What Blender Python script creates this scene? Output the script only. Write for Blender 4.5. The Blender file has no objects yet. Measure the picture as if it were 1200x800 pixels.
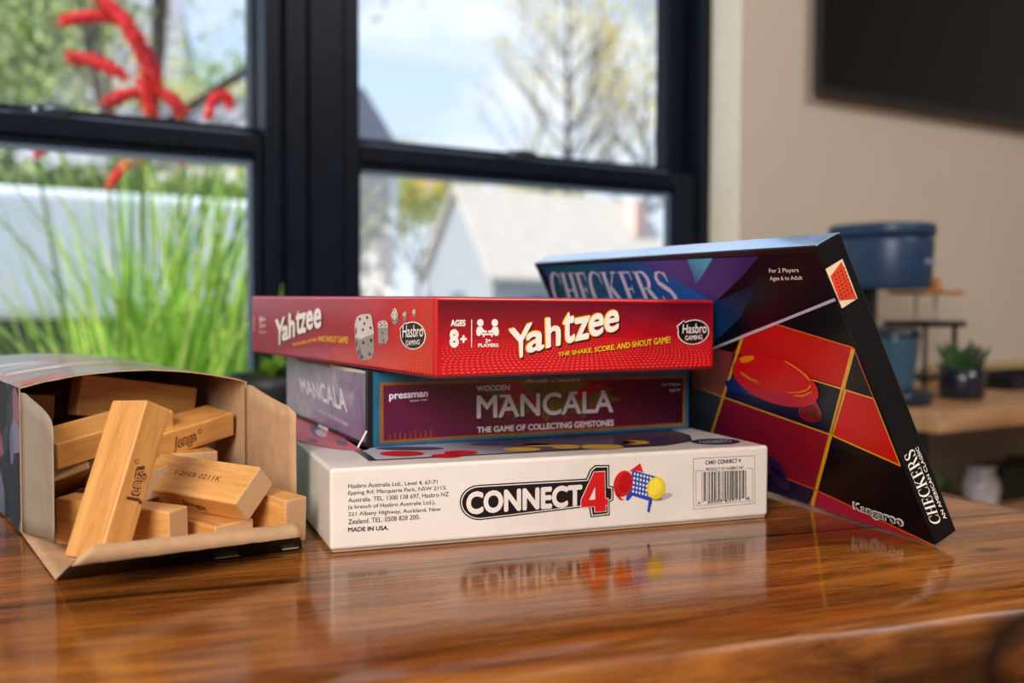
import bpy, math, random
import numpy as np
from mathutils import Vector, Matrix, noise as mnoise
random.seed(7); rng = np.random.default_rng(7)
TZ = 0.76                      # height of the table top above the floor
F_PX, PITCH, ROLL, HE = 1197.9233, 0.0394, 0.0036, 0.1276
scene = bpy.context.scene
col = scene.collection
V = Vector

# ------------------------------------------------------------ camera maths
cp, sp, cr, sr = math.cos(PITCH), math.sin(PITCH), math.cos(ROLL), math.sin(ROLL)
FW = V((0, cp, -sp)); UP0 = V((0, sp, cp)); RT0 = V((1, 0, 0))
RT = cr * RT0 + sr * UP0; UP = -sr * RT0 + cr * UP0
EYE = V((0, 0, HE))
def ray(x, y):
    return (FW + RT * ((x - 600) / F_PX) + UP * ((400 - y) / F_PX))
def on_plane(x, y, o, n):
    d = ray(x, y); return EYE + d * ((o - EYE).dot(n) / d.dot(n))
def at(x, y, Y):
    """the point seen at photo position x, y at distance Y"""
    d = ray(x, y); return EYE + d * (Y / d.y)

# ------------------------------------------------------------ materials
def lin(c):
    f = lambda v: v / 12.92 if v <= 0.04045 else ((v + 0.055) / 1.055) ** 2.4
    return tuple(f(v / 255) for v in c) + (1,)
class NT:
    def __init__(s, name):
        s.m = bpy.data.materials.new(name); s.m.use_nodes = True
        s.t = s.m.node_tree; s.b = s.t.nodes['Principled BSDF']; s.out = s.t.nodes['Material Output']
    def n(s, typ, **k):
        q = s.t.nodes.new(typ)
        for a, v in k.items(): setattr(q, a, v)
        return q
    def l(s, a, b): s.t.links.new(a, b)
    def ramp(s, src, stops):
        r = s.n('ShaderNodeValToRGB'); e = r.color_ramp.elements
        e[0].position, e[0].color = stops[0][0], stops[0][1]
        e[1].position, e[1].color = stops[-1][0], stops[-1][1]
        for p, c in stops[1:-1]:
            q = e.new(p); q.color = c
        s.l(src, r.inputs[0]); return r.outputs[0]
    def coord(s, kind='Object', scale=(1, 1, 1), loc=(0, 0, 0), rot=(0, 0, 0)):
        tc = s.n('ShaderNodeTexCoord'); mp = s.n('ShaderNodeMapping')
        mp.inputs['Scale'].default_value = scale; mp.inputs['Location'].default_value = loc
        mp.inputs['Rotation'].default_value = rot
        s.l(tc.outputs[kind], mp.inputs[0]); return mp.outputs[0]
    def noise(s, vec, scale, detail=4, rough=.55, dist=0):
        q = s.n('ShaderNodeTexNoise'); q.inputs['Scale'].default_value = scale
        q.inputs['Detail'].default_value = detail; q.inputs['Roughness'].default_value = rough
        q.inputs['Distortion'].default_value = dist
        s.l(vec, q.inputs['Vector']); return q.outputs['Fac']
    def mix(s, f, a, b, mode='MIX'):
        q = s.n('ShaderNodeMix', data_type='RGBA', blend_type=mode)
        for sock, v in ((q.inputs[0], f), (q.inputs[6], a), (q.inputs[7], b)):
            if isinstance(v, (int, float)): sock.default_value = v
            elif isinstance(v, tuple): sock.default_value = v
            else: s.l(v, sock)
        return q.outputs[2]
    def math(s, op, a, b=0.0):
        q = s.n('ShaderNodeMath', operation=op)
        for i, v in enumerate((a, b)):
            if isinstance(v, (int, float)): q.inputs[i].default_value = v
            else: s.l(v, q.inputs[i])
        return q.outputs[0]
    def base(s, v):
        if isinstance(v, tuple): s.b.inputs['Base Color'].default_value = v
        else: s.l(v, s.b.inputs['Base Color'])
    def set(s, **k):
        for a, v in k.items():
            a = {'rough': 'Roughness', 'metal': 'Metallic', 'coat': 'Coat Weight', 'coatr': 'Coat Roughness', 'spec': 'Specular IOR Level', 'trans': 'Transmission Weight', 'ior': 'IOR', 'sheen': 'Sheen Weight'}[a]
            if isinstance(v, (int, float)): s.b.inputs[a].default_value = v
            else: s.l(v, s.b.inputs[a])
    def bump(s, h, strength=.2, dist=.001):
        q = s.n('ShaderNodeBump'); q.inputs['Strength'].default_value = strength; q.inputs['Distance'].default_value = dist
        s.l(h, q.inputs['Height']); s.l(q.outputs[0], s.b.inputs['Normal'])
MATS = {}
def flat(name, c, rough=.5, var=.06, nscale=60, bump=0, **k):
    """plain coloured surface with a slight procedural mottle"""
    if name in MATS: return MATS[name]
    t = NT(name); v = t.coord()
    n = t.noise(v, nscale, 3)
    c = lin(c); d = tuple(x * (1 - var * 2) for x in c[:3]) + (1,); e = tuple(min(1, x * (1 + var * 2)) for x in c[:3]) + (1,)
    t.base(t.ramp(n, [(.3, d), (.7, e)])); t.set(rough=rough, **k)
    if bump: t.bump(n, bump)
    MATS[name] = t.m; return t.m
def grad(name, stops, a, b, rough=.35, spec=.5, coat=0.0):
    """printed colour blend running from uv a to uv b (artwork, with glare painted in on one cover square)"""
    if name in MATS: return MATS[name]
    t = NT(name); tc = t.n('ShaderNodeTexCoord'); sep = t.n('ShaderNodeSeparateXYZ'); t.l(tc.outputs['UV'], sep.inputs[0])
    dx, dy = b[0] - a[0], b[1] - a[1]; q = dx * dx + dy * dy
    u = t.math('MULTIPLY', t.math('SUBTRACT', sep.outputs[0], a[0]), dx / q)
    w = t.math('MULTIPLY', t.math('SUBTRACT', sep.outputs[1], a[1]), dy / q)
    t.base(t.ramp(t.math('ADD', u, w), [(p, lin(c)) for p, c in stops])); t.set(rough=rough, spec=spec, coat=coat, coatr=.08)
    MATS[name] = t.m; return t.m

# ------------------------------------------------------------ object helpers
def tagit(o, label=None, cat=None, group=None, kind=None):
    if label: o['label'] = label
    if cat: o['category'] = cat
    if group: o['group'] = group
    if kind: o['kind'] = kind
    return o
def empty(name, M, label=None, cat=None, group=None, kind=None):
    if not isinstance(M, Matrix): M = Matrix.Translation(V(M))
    o = bpy.data.objects.new(name, None); col.objects.link(o); o.empty_display_size = .02
    o.matrix_world = M; o['_m'] = 0; del o['_m']
    WM[o.name] = M.copy()
    return tagit(o, label, cat, group, kind)
WM = {}
def mesh(name, verts, faces, mats, parent=None, M=None, fm=None, uv=None, smooth=False, bevel=0, seg=2):
    """verts are in world space (table top = 0); stored local to the parent or to M"""
    if parent is not None: M = WM[parent.name]
    if M is None: M = Matrix.Identity(4)
    Mi = M.inverted()
    me = bpy.data.meshes.new(name)
    me.from_pydata([Mi @ V(v) for v in verts], [], faces)
    if not isinstance(mats, (list, tuple)): mats = [mats]
    for m in mats: me.materials.append(m)
    if fm: me.polygons.foreach_set('material_index', fm)
    if smooth: me.polygons.foreach_set('use_smooth', [True] * len(me.polygons))
    if uv is not None:
        L = me.uv_layers.new(name='UVMap')
        for lp in me.loops: L.data[lp.index].uv = uv[lp.vertex_index]
    me.update()
    o = bpy.data.objects.new(name, me); col.objects.link(o)
    WM[o.name] = M.copy()
    if parent is not None: o.parent = parent
    else: o.matrix_world = M
    if bevel:
        b = o.modifiers.new('Bevel', 'BEVEL'); b.width = bevel; b.segments = seg; b.limit_method = 'ANGLE'; b.angle_limit = math.radians(40)
        b.harden_normals = False
        me.polygons.foreach_set('use_smooth', [True] * len(me.polygons))
        w = o.modifiers.new('Weighted', 'WEIGHTED_NORMAL'); w.keep_sharp = False
    return o
def boxvf(o, u, v, w):
    o, u, v, w = V(o), V(u), V(v), V(w)
    vs = [o, o + u, o + u + v, o + v, o + w, o + u + w, o + u + v + w, o + v + w]
    fs = [(0, 3, 2, 1), (4, 5, 6, 7), (0, 1, 5, 4), (1, 2, 6, 5), (2, 3, 7, 6), (3, 0, 4, 7)]
    if u.cross(v).dot(w) < 0: fs = [f[::-1] for f in fs]
    return vs, fs
class MB:
    def __init__(s): s.v = []; s.f = []; s.m = []
    def add(s, vf, m=0):
        k = len(s.v); s.v += list(vf[0]); s.f += [tuple(i + k for i in f) for f in vf[1]]; s.m += [m] * len(vf[1]); return s
    def box(s, o, u, v, w, m=0): return s.add(boxvf(o, u, v, w), m)
    def tube(s, pts, rad, n=8, m=0, cap=True):
        pts = [V(p) for p in pts]; rad = rad if isinstance(rad, (list, tuple)) else [rad] * len(pts)
        vs, fs = [], []; ref = V((0.13, .37, .92))
        for i, p in enumerate(pts):
            d = (pts[min(i + 1, len(pts) - 1)] - pts[max(i - 1, 0)]).normalized()
            a = d.cross(ref)
            if a.length < 1e-3: a = d.cross(V((1, 0, 0)))
            a.normalize(); b = d.cross(a)
            vs += [p + (a * math.cos(2 * math.pi * k / n) + b * math.sin(2 * math.pi * k / n)) * rad[i] for k in range(n)]
        for i in range(len(pts) - 1):
            for k in range(n):
                fs.append((i * n + k, i * n + (k + 1) % n, (i + 1) * n + (k + 1) % n, (i + 1) * n + k))
        if cap: fs += [tuple(range(n)), tuple(range(len(vs) - n, len(vs)))[::-1]]
        return s.add((vs, fs), m)
    def lathe(s, c, prof, n=24, m=0, ax=(0, 0, 1), sx=1, sy=1, X=None):
        c = V(c); ax = V(ax).normalized(); X = V(X).normalized() if X else ax.orthogonal().normalized(); Y = ax.cross(X)
        vs, fs = [], []
        for r, z in prof:
            vs += [c + ax * z + X * (r * sx * math.cos(2 * math.pi * k / n)) + Y * (r * sy * math.sin(2 * math.pi * k / n)) for k in range(n)]
        for i in range(len(prof) - 1):
            for k in range(n):
                fs.append((i * n + k, i * n + (k + 1) % n, (i + 1) * n + (k + 1) % n, (i + 1) * n + k))
        fs += [tuple(range(n))[::-1], tuple(range(len(vs) - n, len(vs)))]
        return s.add((vs, fs), m)
    def build(s, name, mats, parent=None, **k): return mesh(name, s.v, s.f, mats, parent, fm=s.m, **k)

# ------------------------------------------------------------ flat print on a face
_tc = {}
def glyphs(txt, off=0.0, shear=0.0):
    key = (txt, off, shear)
    if key in _tc: return _tc[key]
    c = bpy.data.curves.new('t', 'FONT'); c.body = txt; c.size = 1; c.offset = off; c.shear = shear; c.resolution_u = 4; c.fill_mode = 'FRONT'
    o = bpy.data.objects.new('t', c); col.objects.link(o)
    dg = bpy.context.evaluated_depsgraph_get(); dg.update()
    ev = o.evaluated_get(dg); me = ev.to_mesh()
    vs = [(v.co.x, v.co.y) for v in me.vertices]; fs = [tuple(p.vertices) for p in me.polygons]
    ev.to_mesh_clear(); bpy.data.objects.remove(o); bpy.data.curves.remove(c)
    _tc[key] = (vs, fs); return _tc[key]
class Face:
    """a planar face: origin, right, up (unit), normal; px() turns a photo position into metres on it"""
    def __init__(s, o, r, u, n):
        s.o, s.r, s.u, s.n = V(o), V(r).normalized(), V(u).normalized(), V(n).normalized()
        s.Mi = Matrix(((s.r.dot(s.r), s.r.dot(s.u)), (s.r.dot(s.u), s.u.dot(s.u)))).inverted()
    def px(s, p):
        q = on_plane(p[0], p[1], s.o, s.n) - s.o
        a = s.Mi @ V((q.dot(s.r), q.dot(s.u)))
        if s.lim: a = (min(max(a[0], s.lim[0]), s.lim[1]), min(max(a[1], s.lim[2]), s.lim[3]))
        return (a[0], a[1])
    lim = None
    def w(s, uv, layer): return s.o + s.r * uv[0] + s.u * uv[1] + s.n * (0.00014 * layer)
class Print:
    def __init__(s, face, layer=1, cv=None):
        s.F = face; s.layer = layer; s.v = []; s.uv = []; s.f = []; s.cv = cv or (lambda p: p)
    def _add(s, uvs, fs, lay=None):
        k = len(s.v); s.v += [s.F.w(a, s.layer + (lay[i] if lay else 0)) for i, a in enumerate(uvs)]; s.uv += list(uvs); s.f += [tuple(i + k for i in f) for f in fs]
    def poly(s, pts):
        uv = [s.F.px(s.cv(p)) for p in pts]; s._orient(uv); return s
    def _orient(s, uv):
        a = sum(uv[i][0] * uv[(i + 1) % len(uv)][1] - uv[(i + 1) % len(uv)][0] * uv[i][1] for i in range(len(uv)))
        if a < 0: uv = uv[::-1]
        s._add(uv, [tuple(range(len(uv)))])
    def polyuv(s, uv): s._orient(list(uv)); return s
    def line(s, a, b, w):
        a, b = V(s.F.px(s.cv(a))), V(s.F.px(s.cv(b))); d = (b - a).normalized(); n = V((-d.y, d.x)) * w / 2
        s._orient([tuple(a - n), tuple(b - n), tuple(b + n), tuple(a + n)]); return s
    def ellipse(s, c, rx, ry, rot=0, n=28, e=1.0):
        pts = []
        for k in range(n):
            t = 2 * math.pi * k / n; x, y = rx * math.cos(t), ry * math.sin(t)
            pts.append((c[0] + x * math.cos(rot) - y * math.sin(rot), c[1] + x * math.sin(rot) + y * math.cos(rot)))
        return s.poly(pts)
    def text(s, txt, bl, br, tr, tl, off=0.0, shear=0.0, vf=None):
        vs, fs = vf or glyphs(txt, 0, shear)
        if not vs: return s
        lay = None
        if off > 0:      # heavier weight: the same letter laid down again with small shifts
            v2, f2 = list(vs), list(fs); nd = 8 if off > .015 else 4; lay = [0] * len(vs)
            for k in range(nd):
                dx, dy = off * math.cos(2 * math.pi * k / nd), off * math.sin(2 * math.pi * k / nd); b = len(v2)
                v2 += [(x + dx, y + dy) for x, y in vs]; f2 += [tuple(i + b for i in f) for f in fs]; lay += [-.07 * (k + 1)] * len(vs)
            vs, fs = v2, f2
        x0, x1 = min(v[0] for v in vs), max(v[0] for v in vs); y0, y1 = min(v[1] for v in vs), max(v[1] for v in vs)
        q = [V(s.F.px(s.cv(p))) for p in (bl, br, tr, tl)]
        uv = []
        for x, y in vs:
            a, b = (x - x0) / (x1 - x0), (y - y0) / (y1 - y0)
            uv.append(tuple(q[0] * (1 - a) * (1 - b) + q[1] * a * (1 - b) + q[2] * a * b + q[3] * (1 - a) * b))
        s._add(uv, fs, lay); return s
    def build(s, name, mat, parent): return mesh(name, s.v, s.f, mat, parent, uv=s.uv)
def cropped(x0, y0, k): return lambda p: (x0 + p[0] / k, y0 + p[1] / k)
def offset_poly(P, d):
    n = len(P); a = sum(P[i][0] * P[(i + 1) % n][1] - P[(i + 1) % n][0] * P[i][1] for i in range(n))
    if a < 0: d = -d
    out = []
    for i in range(n):
        p0, p1, p2 = V(P[i - 1]), V(P[i]), V(P[(i + 1) % n])
        d1, d2 = (p1 - p0).normalized(), (p2 - p1).normalized()
        n1, n2 = V((d1.y, -d1.x)), V((d2.y, -d2.x)); m = n1 + n2
        m = m / max(.35, m.dot(n1)) if m.length > 1e-6 else n1
        out.append(tuple(p1 + m * d))
    return out
# serif capitals drawn as strokes of changing width
def _strip(pts, ws):
    L, R = [], []
    for i, p in enumerate(pts):
        d = V(pts[min(i + 1, len(pts) - 1)]) - V(pts[max(i - 1, 0)]); d.normalize(); n = V((-d.y, d.x)) * ws[i] / 2
        L.append(tuple(V(p) + n)); R.append(tuple(V(p) - n))
    vs = L + R; k = len(L); return vs, [(i, i + 1, k + i + 1, k + i) for i in range(k - 1)]
def serif(word):
    T, t, sh = .15, .045, .035
    vs, fs = [], []
    def add(p, x):
        k = len(vs); vs.extend((a + x, b) for a, b in p[0]); fs.extend(tuple(i + k for i in f) for f in p[1])
    def rect(x0, y0, x1, y1): return [(x0, y0), (x1, y0), (x1, y1), (x0, y1)], [(0, 1, 2, 3)]
    def stem(c): return [rect(c - T / 2, 0, c + T / 2, 1), rect(c - T / 2 - .07, 0, c + T / 2 + .07, sh), rect(c - T / 2 - .07, 1 - sh, c + T / 2 + .07, 1)]
    x = 0
    for ch in word:
        P, w = [], .6
        if ch == 'C':
            pts = [(.38 + .33 * math.cos(a), .5 + .5 * math.sin(a)) for a in [math.radians(q) for q in range(48, 313, 12)]]
            ws = [t + (T * 1.05 - t) * max(0, -math.cos(math.radians(q))) ** 1 for q in range(48, 313, 12)]
            P = [_strip(pts, ws), rect(.585, .68, .62, .98), rect(.585, .02, .62, .30)]; w = .68
        elif ch == 'H': P = stem(.17) + stem(.6) + [rect(.2, .48, .6, .48 + t)]; w = .8
        elif ch == 'E':
            P = stem(.17) + [rect(.1, 0, .56, t), rect(.1, 1 - t, .54, 1), rect(.2, .49, .42, .49 + t), rect(.53, 0, .57, .26), rect(.5, .76, .54, 1), rect(.41, .4, .44, .62)]; w = .64
        elif ch == 'K':
            P = stem(.17) + [_strip([(.2, .42), (.6, .97)], [t, t]), _strip([(.3, .55), (.66, .02)], [T, T]), rect(.48, 1 - sh, .74, 1), rect(.5, 0, .8, sh)]; w = .8
        elif ch == 'R':
            q = list(range(90, -91, -15))
            P = stem(.17) + [_strip([(.34 + .2 * math.cos(math.radians(a)), .75 + .235 * math.sin(math.radians(a))) for a in q], [t + (T * .9 - t) * math.cos(math.radians(a)) for a in q]),
                 rect(.2, 1 - t, .35, 1), rect(.2, .5, .35, .5 + t), _strip([(.38, .53), (.66, .02)], [T, T]), rect(.55, 0, .78, sh)]; w = .78
        elif ch == 'S':
            pts = [(.47, .8), (.42, .93), (.3, .975), (.17, .93), (.1, .8), (.13, .67), (.27, .56), (.42, .45), (.5, .3), (.46, .13), (.32, .025), (.17, .06), (.1, .22)]
            ws = [t, t, t, .08, .12, .14, T, T, .14, .1, t, t, t]
            P = [_strip(pts, ws), rect(.46, .7, .5, .98), rect(.06, .02, .1, .3)]; w = .6
        for p in P: add(p, x)
        x += w
    return vs, fs
exec_parts = []
# ------------------------------------------------------------ the room
WD = V((math.cos(.5666), math.sin(.5666), 0)); WN = V((WD.y, -WD.x, 0)); W0 = V((0, 1.6, 0)); ZV = V((0, 0, 1))
FLOOR = -TZ; CEIL = 1.78
def wp(x, y, off=0.0):
    p = on_plane(x, y, W0 + WN * off, WN); return (p - W0).dot(WD), p.z
def wpt(s, off, z): return W0 + WD * s + WN * off + ZV * z
def wbox(s0, s1, o0, o1, z0, z1): return boxvf(wpt(s0, o0, z0), WD * (s1 - s0), WN * (o1 - o0), ZV * (z1 - z0))
RM = Matrix.Translation(W0) @ Matrix.Rotation(.5666, 4, 'Z')

t = NT('wall_paint'); v = t.coord(); n = t.noise(v, 90, 3)
t.base(t.ramp(t.noise(v, 3, 2), [(.3, lin((190, 177, 163))), (.7, lin((195, 182, 168)))])); t.set(rough=.75); t.bump(n, .12, .0006); M_WALL = t.m
M_JAMB = flat('jamb_paint', (244, 240, 222), .5, .02)
t = NT('black_frame'); v = t.coord(); t.base(t.ramp(t.noise(v, 30, 2), [(.3, lin((9, 16, 30))), (.7, lin((13, 21, 36)))])); t.set(rough=.4, spec=.15); M_BLACK = t.m
M_CEIL = flat('ceiling_paint', (225, 222, 215), .8, .02)
t = NT('floor_boards'); v = t.coord(scale=(1, 8, 1)); t.base(t.ramp(t.noise(v, 3, 5), [(.3, lin((92, 66, 44))), (.7, lin((128, 96, 66)))])); t.set(rough=.4); M_FLOOR = t.m
t = NT('window_glass')
tr = t.n('ShaderNodeBsdfTransparent'); gl = t.n('ShaderNodeBsdfGlossy'); gl.inputs['Roughness'].default_value = .02
fr = t.n('ShaderNodeFresnel'); gm = t.n('ShaderNodeNewGeometry'); t.l(t.math('SUBTRACT', 1.45, t.math('MULTIPLY', gm.outputs['Backfacing'], 1.45 - 1 / 1.45)), fr.inputs['IOR']); mx = t.n('ShaderNodeMixShader'); tr.inputs[0].default_value = (.97, .985, 1, 1)
t.l(fr.outputs[0], mx.inputs[0]); t.l(tr.outputs[0], mx.inputs[1]); t.l(gl.outputs[0], mx.inputs[2]); t.l(mx.outputs[0], t.out.inputs[0]); M_GLASS = t.m

S = lambda x, off=0.0: wp(x, 300, off)[0]
sR0, sR1 = S(402), S(828)                   # right window frame outer edges
sM0 = S(328); wl = sR1 - sR0; sL0, sL1 = sM0 - wl, sM0
ZB, ZT = -.13, 1.12
OW = .08                                     # interior wall surface stands this far in front of the window frame
SMIN, SMAX, OMAX = -2.3, 3.1, 3.3
def shell(name, boxes, mat, kind='structure'):
    m = MB()
    for b in boxes: m.add(wbox(*b))
    o = m.build(name, mat, M=RM); tagit(o, kind=kind); return o
jx = S(866, OW)
shell('wall_window', [(SMIN, sL0, -.08, OW, FLOOR, CEIL), (jx, SMAX, -.08, OW, FLOOR, CEIL), (sL0, jx, -.08, OW, FLOOR, ZB), (sL0, jx, -.08, OW, ZT, CEIL)], M_WALL)
shell('trim_1', [(sR1, jx - .0005, -.08, OW - .0005, ZB, ZT)], M_JAMB)
shell('trim_2', [(sL0 - .03, sR1, -.05, OW + .09, ZB - .03, ZB)], M_JAMB)     # sill board
shell('trim_3', [(sM0, sR0, -.07, .002, ZB, ZT), (S(333), S(356), .002, .012, ZB, ZT), (S(360), S(398), .002, .014, ZB, ZT)], M_BLACK)                     # post between the windows
shell('wall_left', [(SMIN - .1, SMIN, -.08, OMAX, FLOOR, CEIL)], M_WALL)
shell('wall_right', [(SMAX, SMAX + .1, -.08, OMAX, FLOOR, CEIL)], M_WALL)
shell('wall_back', [(SMIN, SMAX, OMAX, OMAX + .1, FLOOR, CEIL)], M_WALL)
shell('floor', [(SMIN - .1, SMAX + .1, -.08, OMAX + .1, FLOOR - .05, FLOOR)], M_FLOOR)
shell('ceiling', [(SMIN - .1, SMAX + .1, -.08, OMAX + .1, CEIL, CEIL + .05)], M_CEIL)

def window(idx, s0, s1, pts, lock_px, lock_s):
    """double-hung window: outer frame, upper sash set back, lower sash in front"""
    x_out0, x_out1, x_up0, x_up1, x_lo0, x_lo1, zr_glass_up, zr_top, zr_bot, zr_bead = pts
    w = empty('window_%d' % idx, Matrix.Translation(wpt(s0, 0, ZB)), kind='structure')
    fw = .022
    m = MB()
    m.add(wbox(s0, s0 + fw, -.075, .008, ZB, ZT)); m.add(wbox(s1 - fw, s1, -.075, .008, ZB, ZT))
    m.add(wbox(s0 + fw, s1 - fw, -.075, .008, ZT - .03, ZT)); m.add(wbox(s0 + fw, s1 - fw, -.075, .008, ZB, ZB + .03))
    m.build('frame', M_BLACK, w, bevel=.0015)
    zi0, zi1 = ZB + .03, ZT - .03; a, b = s0 + fw, s1 - fw
    # lower sash
    m = MB(); o0, o1 = -.03, -.002
    m.add(wbox(a, x_lo0, o0, o1, zi0, zr_top)); m.add(wbox(x_lo1, b, o0, o1, zi0, zr_top))
    m.add(wbox(x_lo0, x_lo1, o0, o1, zr_bot, zr_top)); m.add(wbox(x_lo0, x_lo1, o0, o1, zi0, zi0 + .05))
    # glazing beads
    for (p0, p1, q0, q1) in ((x_lo0, x_lo1, zr_bead, zr_bot), (x_lo0, x_lo1, zi0 + .05, zi0 + .058)):
        m.add(wbox(p0, p1, o0, o1 - .008, q0, q1))
    m.add(wbox(x_lo0, x_lo0 + .003, o0, o1 - .008, zi0 + .05, zr_bot)); m.add(wbox(x_lo1 - .003, x_lo1, o0, o1 - .008, zi0 + .05, zr_bot))
    lo = m.build('lower_sash', M_BLACK, w, bevel=.0015)
    g = MB(); g.add(wbox(x_lo0, x_lo1, -.020, -.016, zi0 + .05, zr_bead)); g.build('glass', M_GLASS, lo)
    # upper sash
    m = MB(); o0, o1 = -.065, -.035
    m.add(wbox(a, x_up0, o0, o1, zr_bot, zi1)); m.add(wbox(x_up1, b, o0, o1, zr_bot, zi1))
    m.add(wbox(x_up0, x_up1, o0, o1, zr_bot, zr_glass_up)); m.add(wbox(x_up0, x_up1, o0, o1, zi1 - .04, zi1))
    up = m.build('upper_sash', M_BLACK, w, bevel=.0015)
    g = MB(); g.add(wbox(x_up0, x_up1, -.052, -.048, zr_glass_up, zi1 - .04)); g.build('glass', M_GLASS, up)
    SPC = flat('spacer_aluminium', (92, 110, 132), .35, .03)
    m = MB(); m.add(wbox(x_lo0 + .004, x_lo1 - .004, -.0155, -.011, zr_bead - .0065, zr_bead)); m.build('glazing_spacer', SPC, lo)
    m = MB(); m.add(wbox(x_lo1 - .0105, x_lo1 - .003, -.0155, -.013, zi0 + .06, zr_bead)); m.build('glazing_spacer', SPC, lo)
    m = MB(); m.add(wbox(x_up0 + .002, x_up1 - .004, -.0345, -.028, z_top - .0005, z_top + .006)); m.build('glazing_spacer', SPC, up)
    # cam lock on the meeting rail
    m = MB(); z = zr_top
    m.add(wbox(lock_s - .028, lock_s + .028, -.028, -.006, z, z + .004))
    m.lathe(wpt(lock_s, -.017, z + .004), [(.011, 0), (.011, .007), (.008, .010)], 16)
    m.tube([wpt(lock_s, -.017, z + .009), wpt(lock_s + .02, -.010, z + .011), wpt(lock_s + .036, -.006, z + .008)], [.006, .005, .004], 8)
    m.build('sash_lock', flat('lock_metal', (70, 78, 90), .3, .05, metal=.6), w)
    return w
# heights are shared by both windows (level rails)
z_top = wp(560, 181, -.002)[1]; z_rail = (wp(425, 187, -.002)[1] + wp(770, 220, -.002)[1]) / 2
z_top = (wp(420, 169, -.002)[1] + wp(775, 201, -.002)[1]) / 2
z_bead = z_rail - .011
z_gup = (wp(417, 163, -.05)[1] + wp(775, 197, -.05)[1]) / 2
window(2, sR0, sR1, (sR0, sR1, S(417, -.035), S(779, -.035), S(423, -.002), S(791, -.002), z_gup, z_top, z_rail, z_bead), 0, S(600, -.02))
window(1, sL0, sL1, (sL0, sL1, sL0 + .05, S(297, -.035), sL0 + .055, S(302, -.002), z_gup, z_top, z_rail, z_bead), 0, S(45, -.02))

# ------------------------------------------------------------ wall television
o0 = OW + .035
tl = wp(957, 106, o0); sT = wp(953, 118, OW + .018)[0]
tv = empty('television', Matrix.Translation(wpt(sT + .6, OW, tl[1] + .35)) , 'large flat black television hanging on the beige wall right of the window', 'television')
m = MB(); m.add(wbox(sT, sT + 1.25, OW + .018, o0 - .004, tl[1], tl[1] + .72)); m.build('casing', flat('tv_casing', (14, 14, 18), .45, .05), tv, bevel=.002)
m = MB(); m.add(wbox(sT + .006, sT + 1.244, o0 - .004, o0 - .001, tl[1] + .014, tl[1] + .714)); m.build('screen', flat('tv_screen', (10, 11, 16), .16, .02, spec=.4), tv)
m = MB()
for a in ((sT, sT + 1.25, tl[1], tl[1] + .014), (sT, sT + 1.25, tl[1] + .714, tl[1] + .72), (sT, sT + .006, tl[1] + .014, tl[1] + .714), (sT + 1.244, sT + 1.25, tl[1] + .014, tl[1] + .714)):
    m.add(wbox(a[0], a[1], o0 - .004, o0, a[2], a[3]))
m.build('bezel', flat('tv_bezel', (24, 26, 32), .3, .03), tv)
m = MB(); m.add(wbox(sT + .4, sT + .85, OW + .0015, OW + .018, tl[1] + .2, tl[1] + .5)); m.build('wall_bracket', flat('tv_casing', (14, 14, 18)), tv)

# ------------------------------------------------------------ table
a = math.radians(21.2); T1 = V((math.cos(a), math.sin(a), 0)); T2 = V((-T1.y, T1.x, 0)); TO = V((0, .344, 0))
TM = Matrix.Translation(TO) @ Matrix.Rotation(a, 4, 'Z')
t = NT('varnished_planks')
tc = t.n('ShaderNodeTexCoord'); sep = t.n('ShaderNodeSeparateXYZ'); t.l(tc.outputs['Object'], sep.inputs[0])
pw = .148
wob = t.math('MULTIPLY', t.math('SUBTRACT', t.noise(t.coord(scale=(3, 3, 3)), 3, 3), .5), .012)
yy = t.math('ADD', t.math('DIVIDE', t.math('ADD', sep.outputs[1], wob), pw), 20.02)
pid = t.math('FLOOR', yy); fr_ = t.math('FRACT', yy)
gap = t.math('MINIMUM', fr_, t.math('SUBTRACT', 1.0, fr_))
cmb = t.n('ShaderNodeCombineXYZ'); t.l(t.math('ADD', sep.outputs[0], t.math('MULTIPLY', pid, 1.37)), cmb.inputs[0]); t.l(sep.outputs[1], cmb.inputs[1]); t.l(t.math('ADD', sep.outputs[2], t.math('MULTIPLY', pid, .71)), cmb.inputs[2])
mp = t.n('ShaderNodeMapping'); mp.inputs['Scale'].default_value = (1.6, 13, 9); t.l(cmb.outputs[0], mp.inputs[0])
g1 = t.noise(mp.outputs[0], 3.2, 7, .62, 1.2)
mp2 = t.n('ShaderNodeMapping'); mp2.inputs['Scale'].default_value = (7, 150, 60); t.l(cmb.outputs[0], mp2.inputs[0])
g2 = t.noise(mp2.outputs[0], 3, 4, .6, .3)
wv = t.n('ShaderNodeTexWave', wave_type='BANDS', bands_direction='DIAGONAL'); wv.inputs['Scale'].default_value = 150; wv.inputs['Distortion'].default_value = 9; wv.inputs['Detail'].default_value = 3; wv.inputs['Detail Scale'].default_value = 1.5
t.l(tc.outputs['Object'], wv.inputs['Vector'])
big = t.noise(t.coord(scale=(1.2, 3, 1)), 4, 3)
c = t.ramp(g1, [(.28, lin((50, 25, 10))), (.45, lin((134, 74, 26))), (.58, lin((176, 106, 40))), (.75, lin((208, 136, 56)))])
c = t.mix(t.math('MULTIPLY', t.math('ABSOLUTE', t.math('SUBTRACT', g2, .5)), 3.6), c, t.ramp(g2, [(.4, lin((58, 28, 11))), (.6, lin((186, 120, 52)))]), 'MIX')
c = t.mix(.10, c, t.ramp(wv.outputs['Fac'], [(.2, lin((84, 42, 16))), (.8, lin((176, 106, 46)))]))
c = t.mix(t.ramp(big, [(.35, (.55, .55, .55, 1)), (.65, (0, 0, 0, 1))]), c, lin((72, 34, 13)))
seam = t.ramp(gap, [(0.0, (1, 1, 1, 1)), (.012, (.6, .6, .6, 1)), (.03, (0, 0, 0, 1))])
c = t.mix(seam, c, lin((34, 15, 7)))
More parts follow.
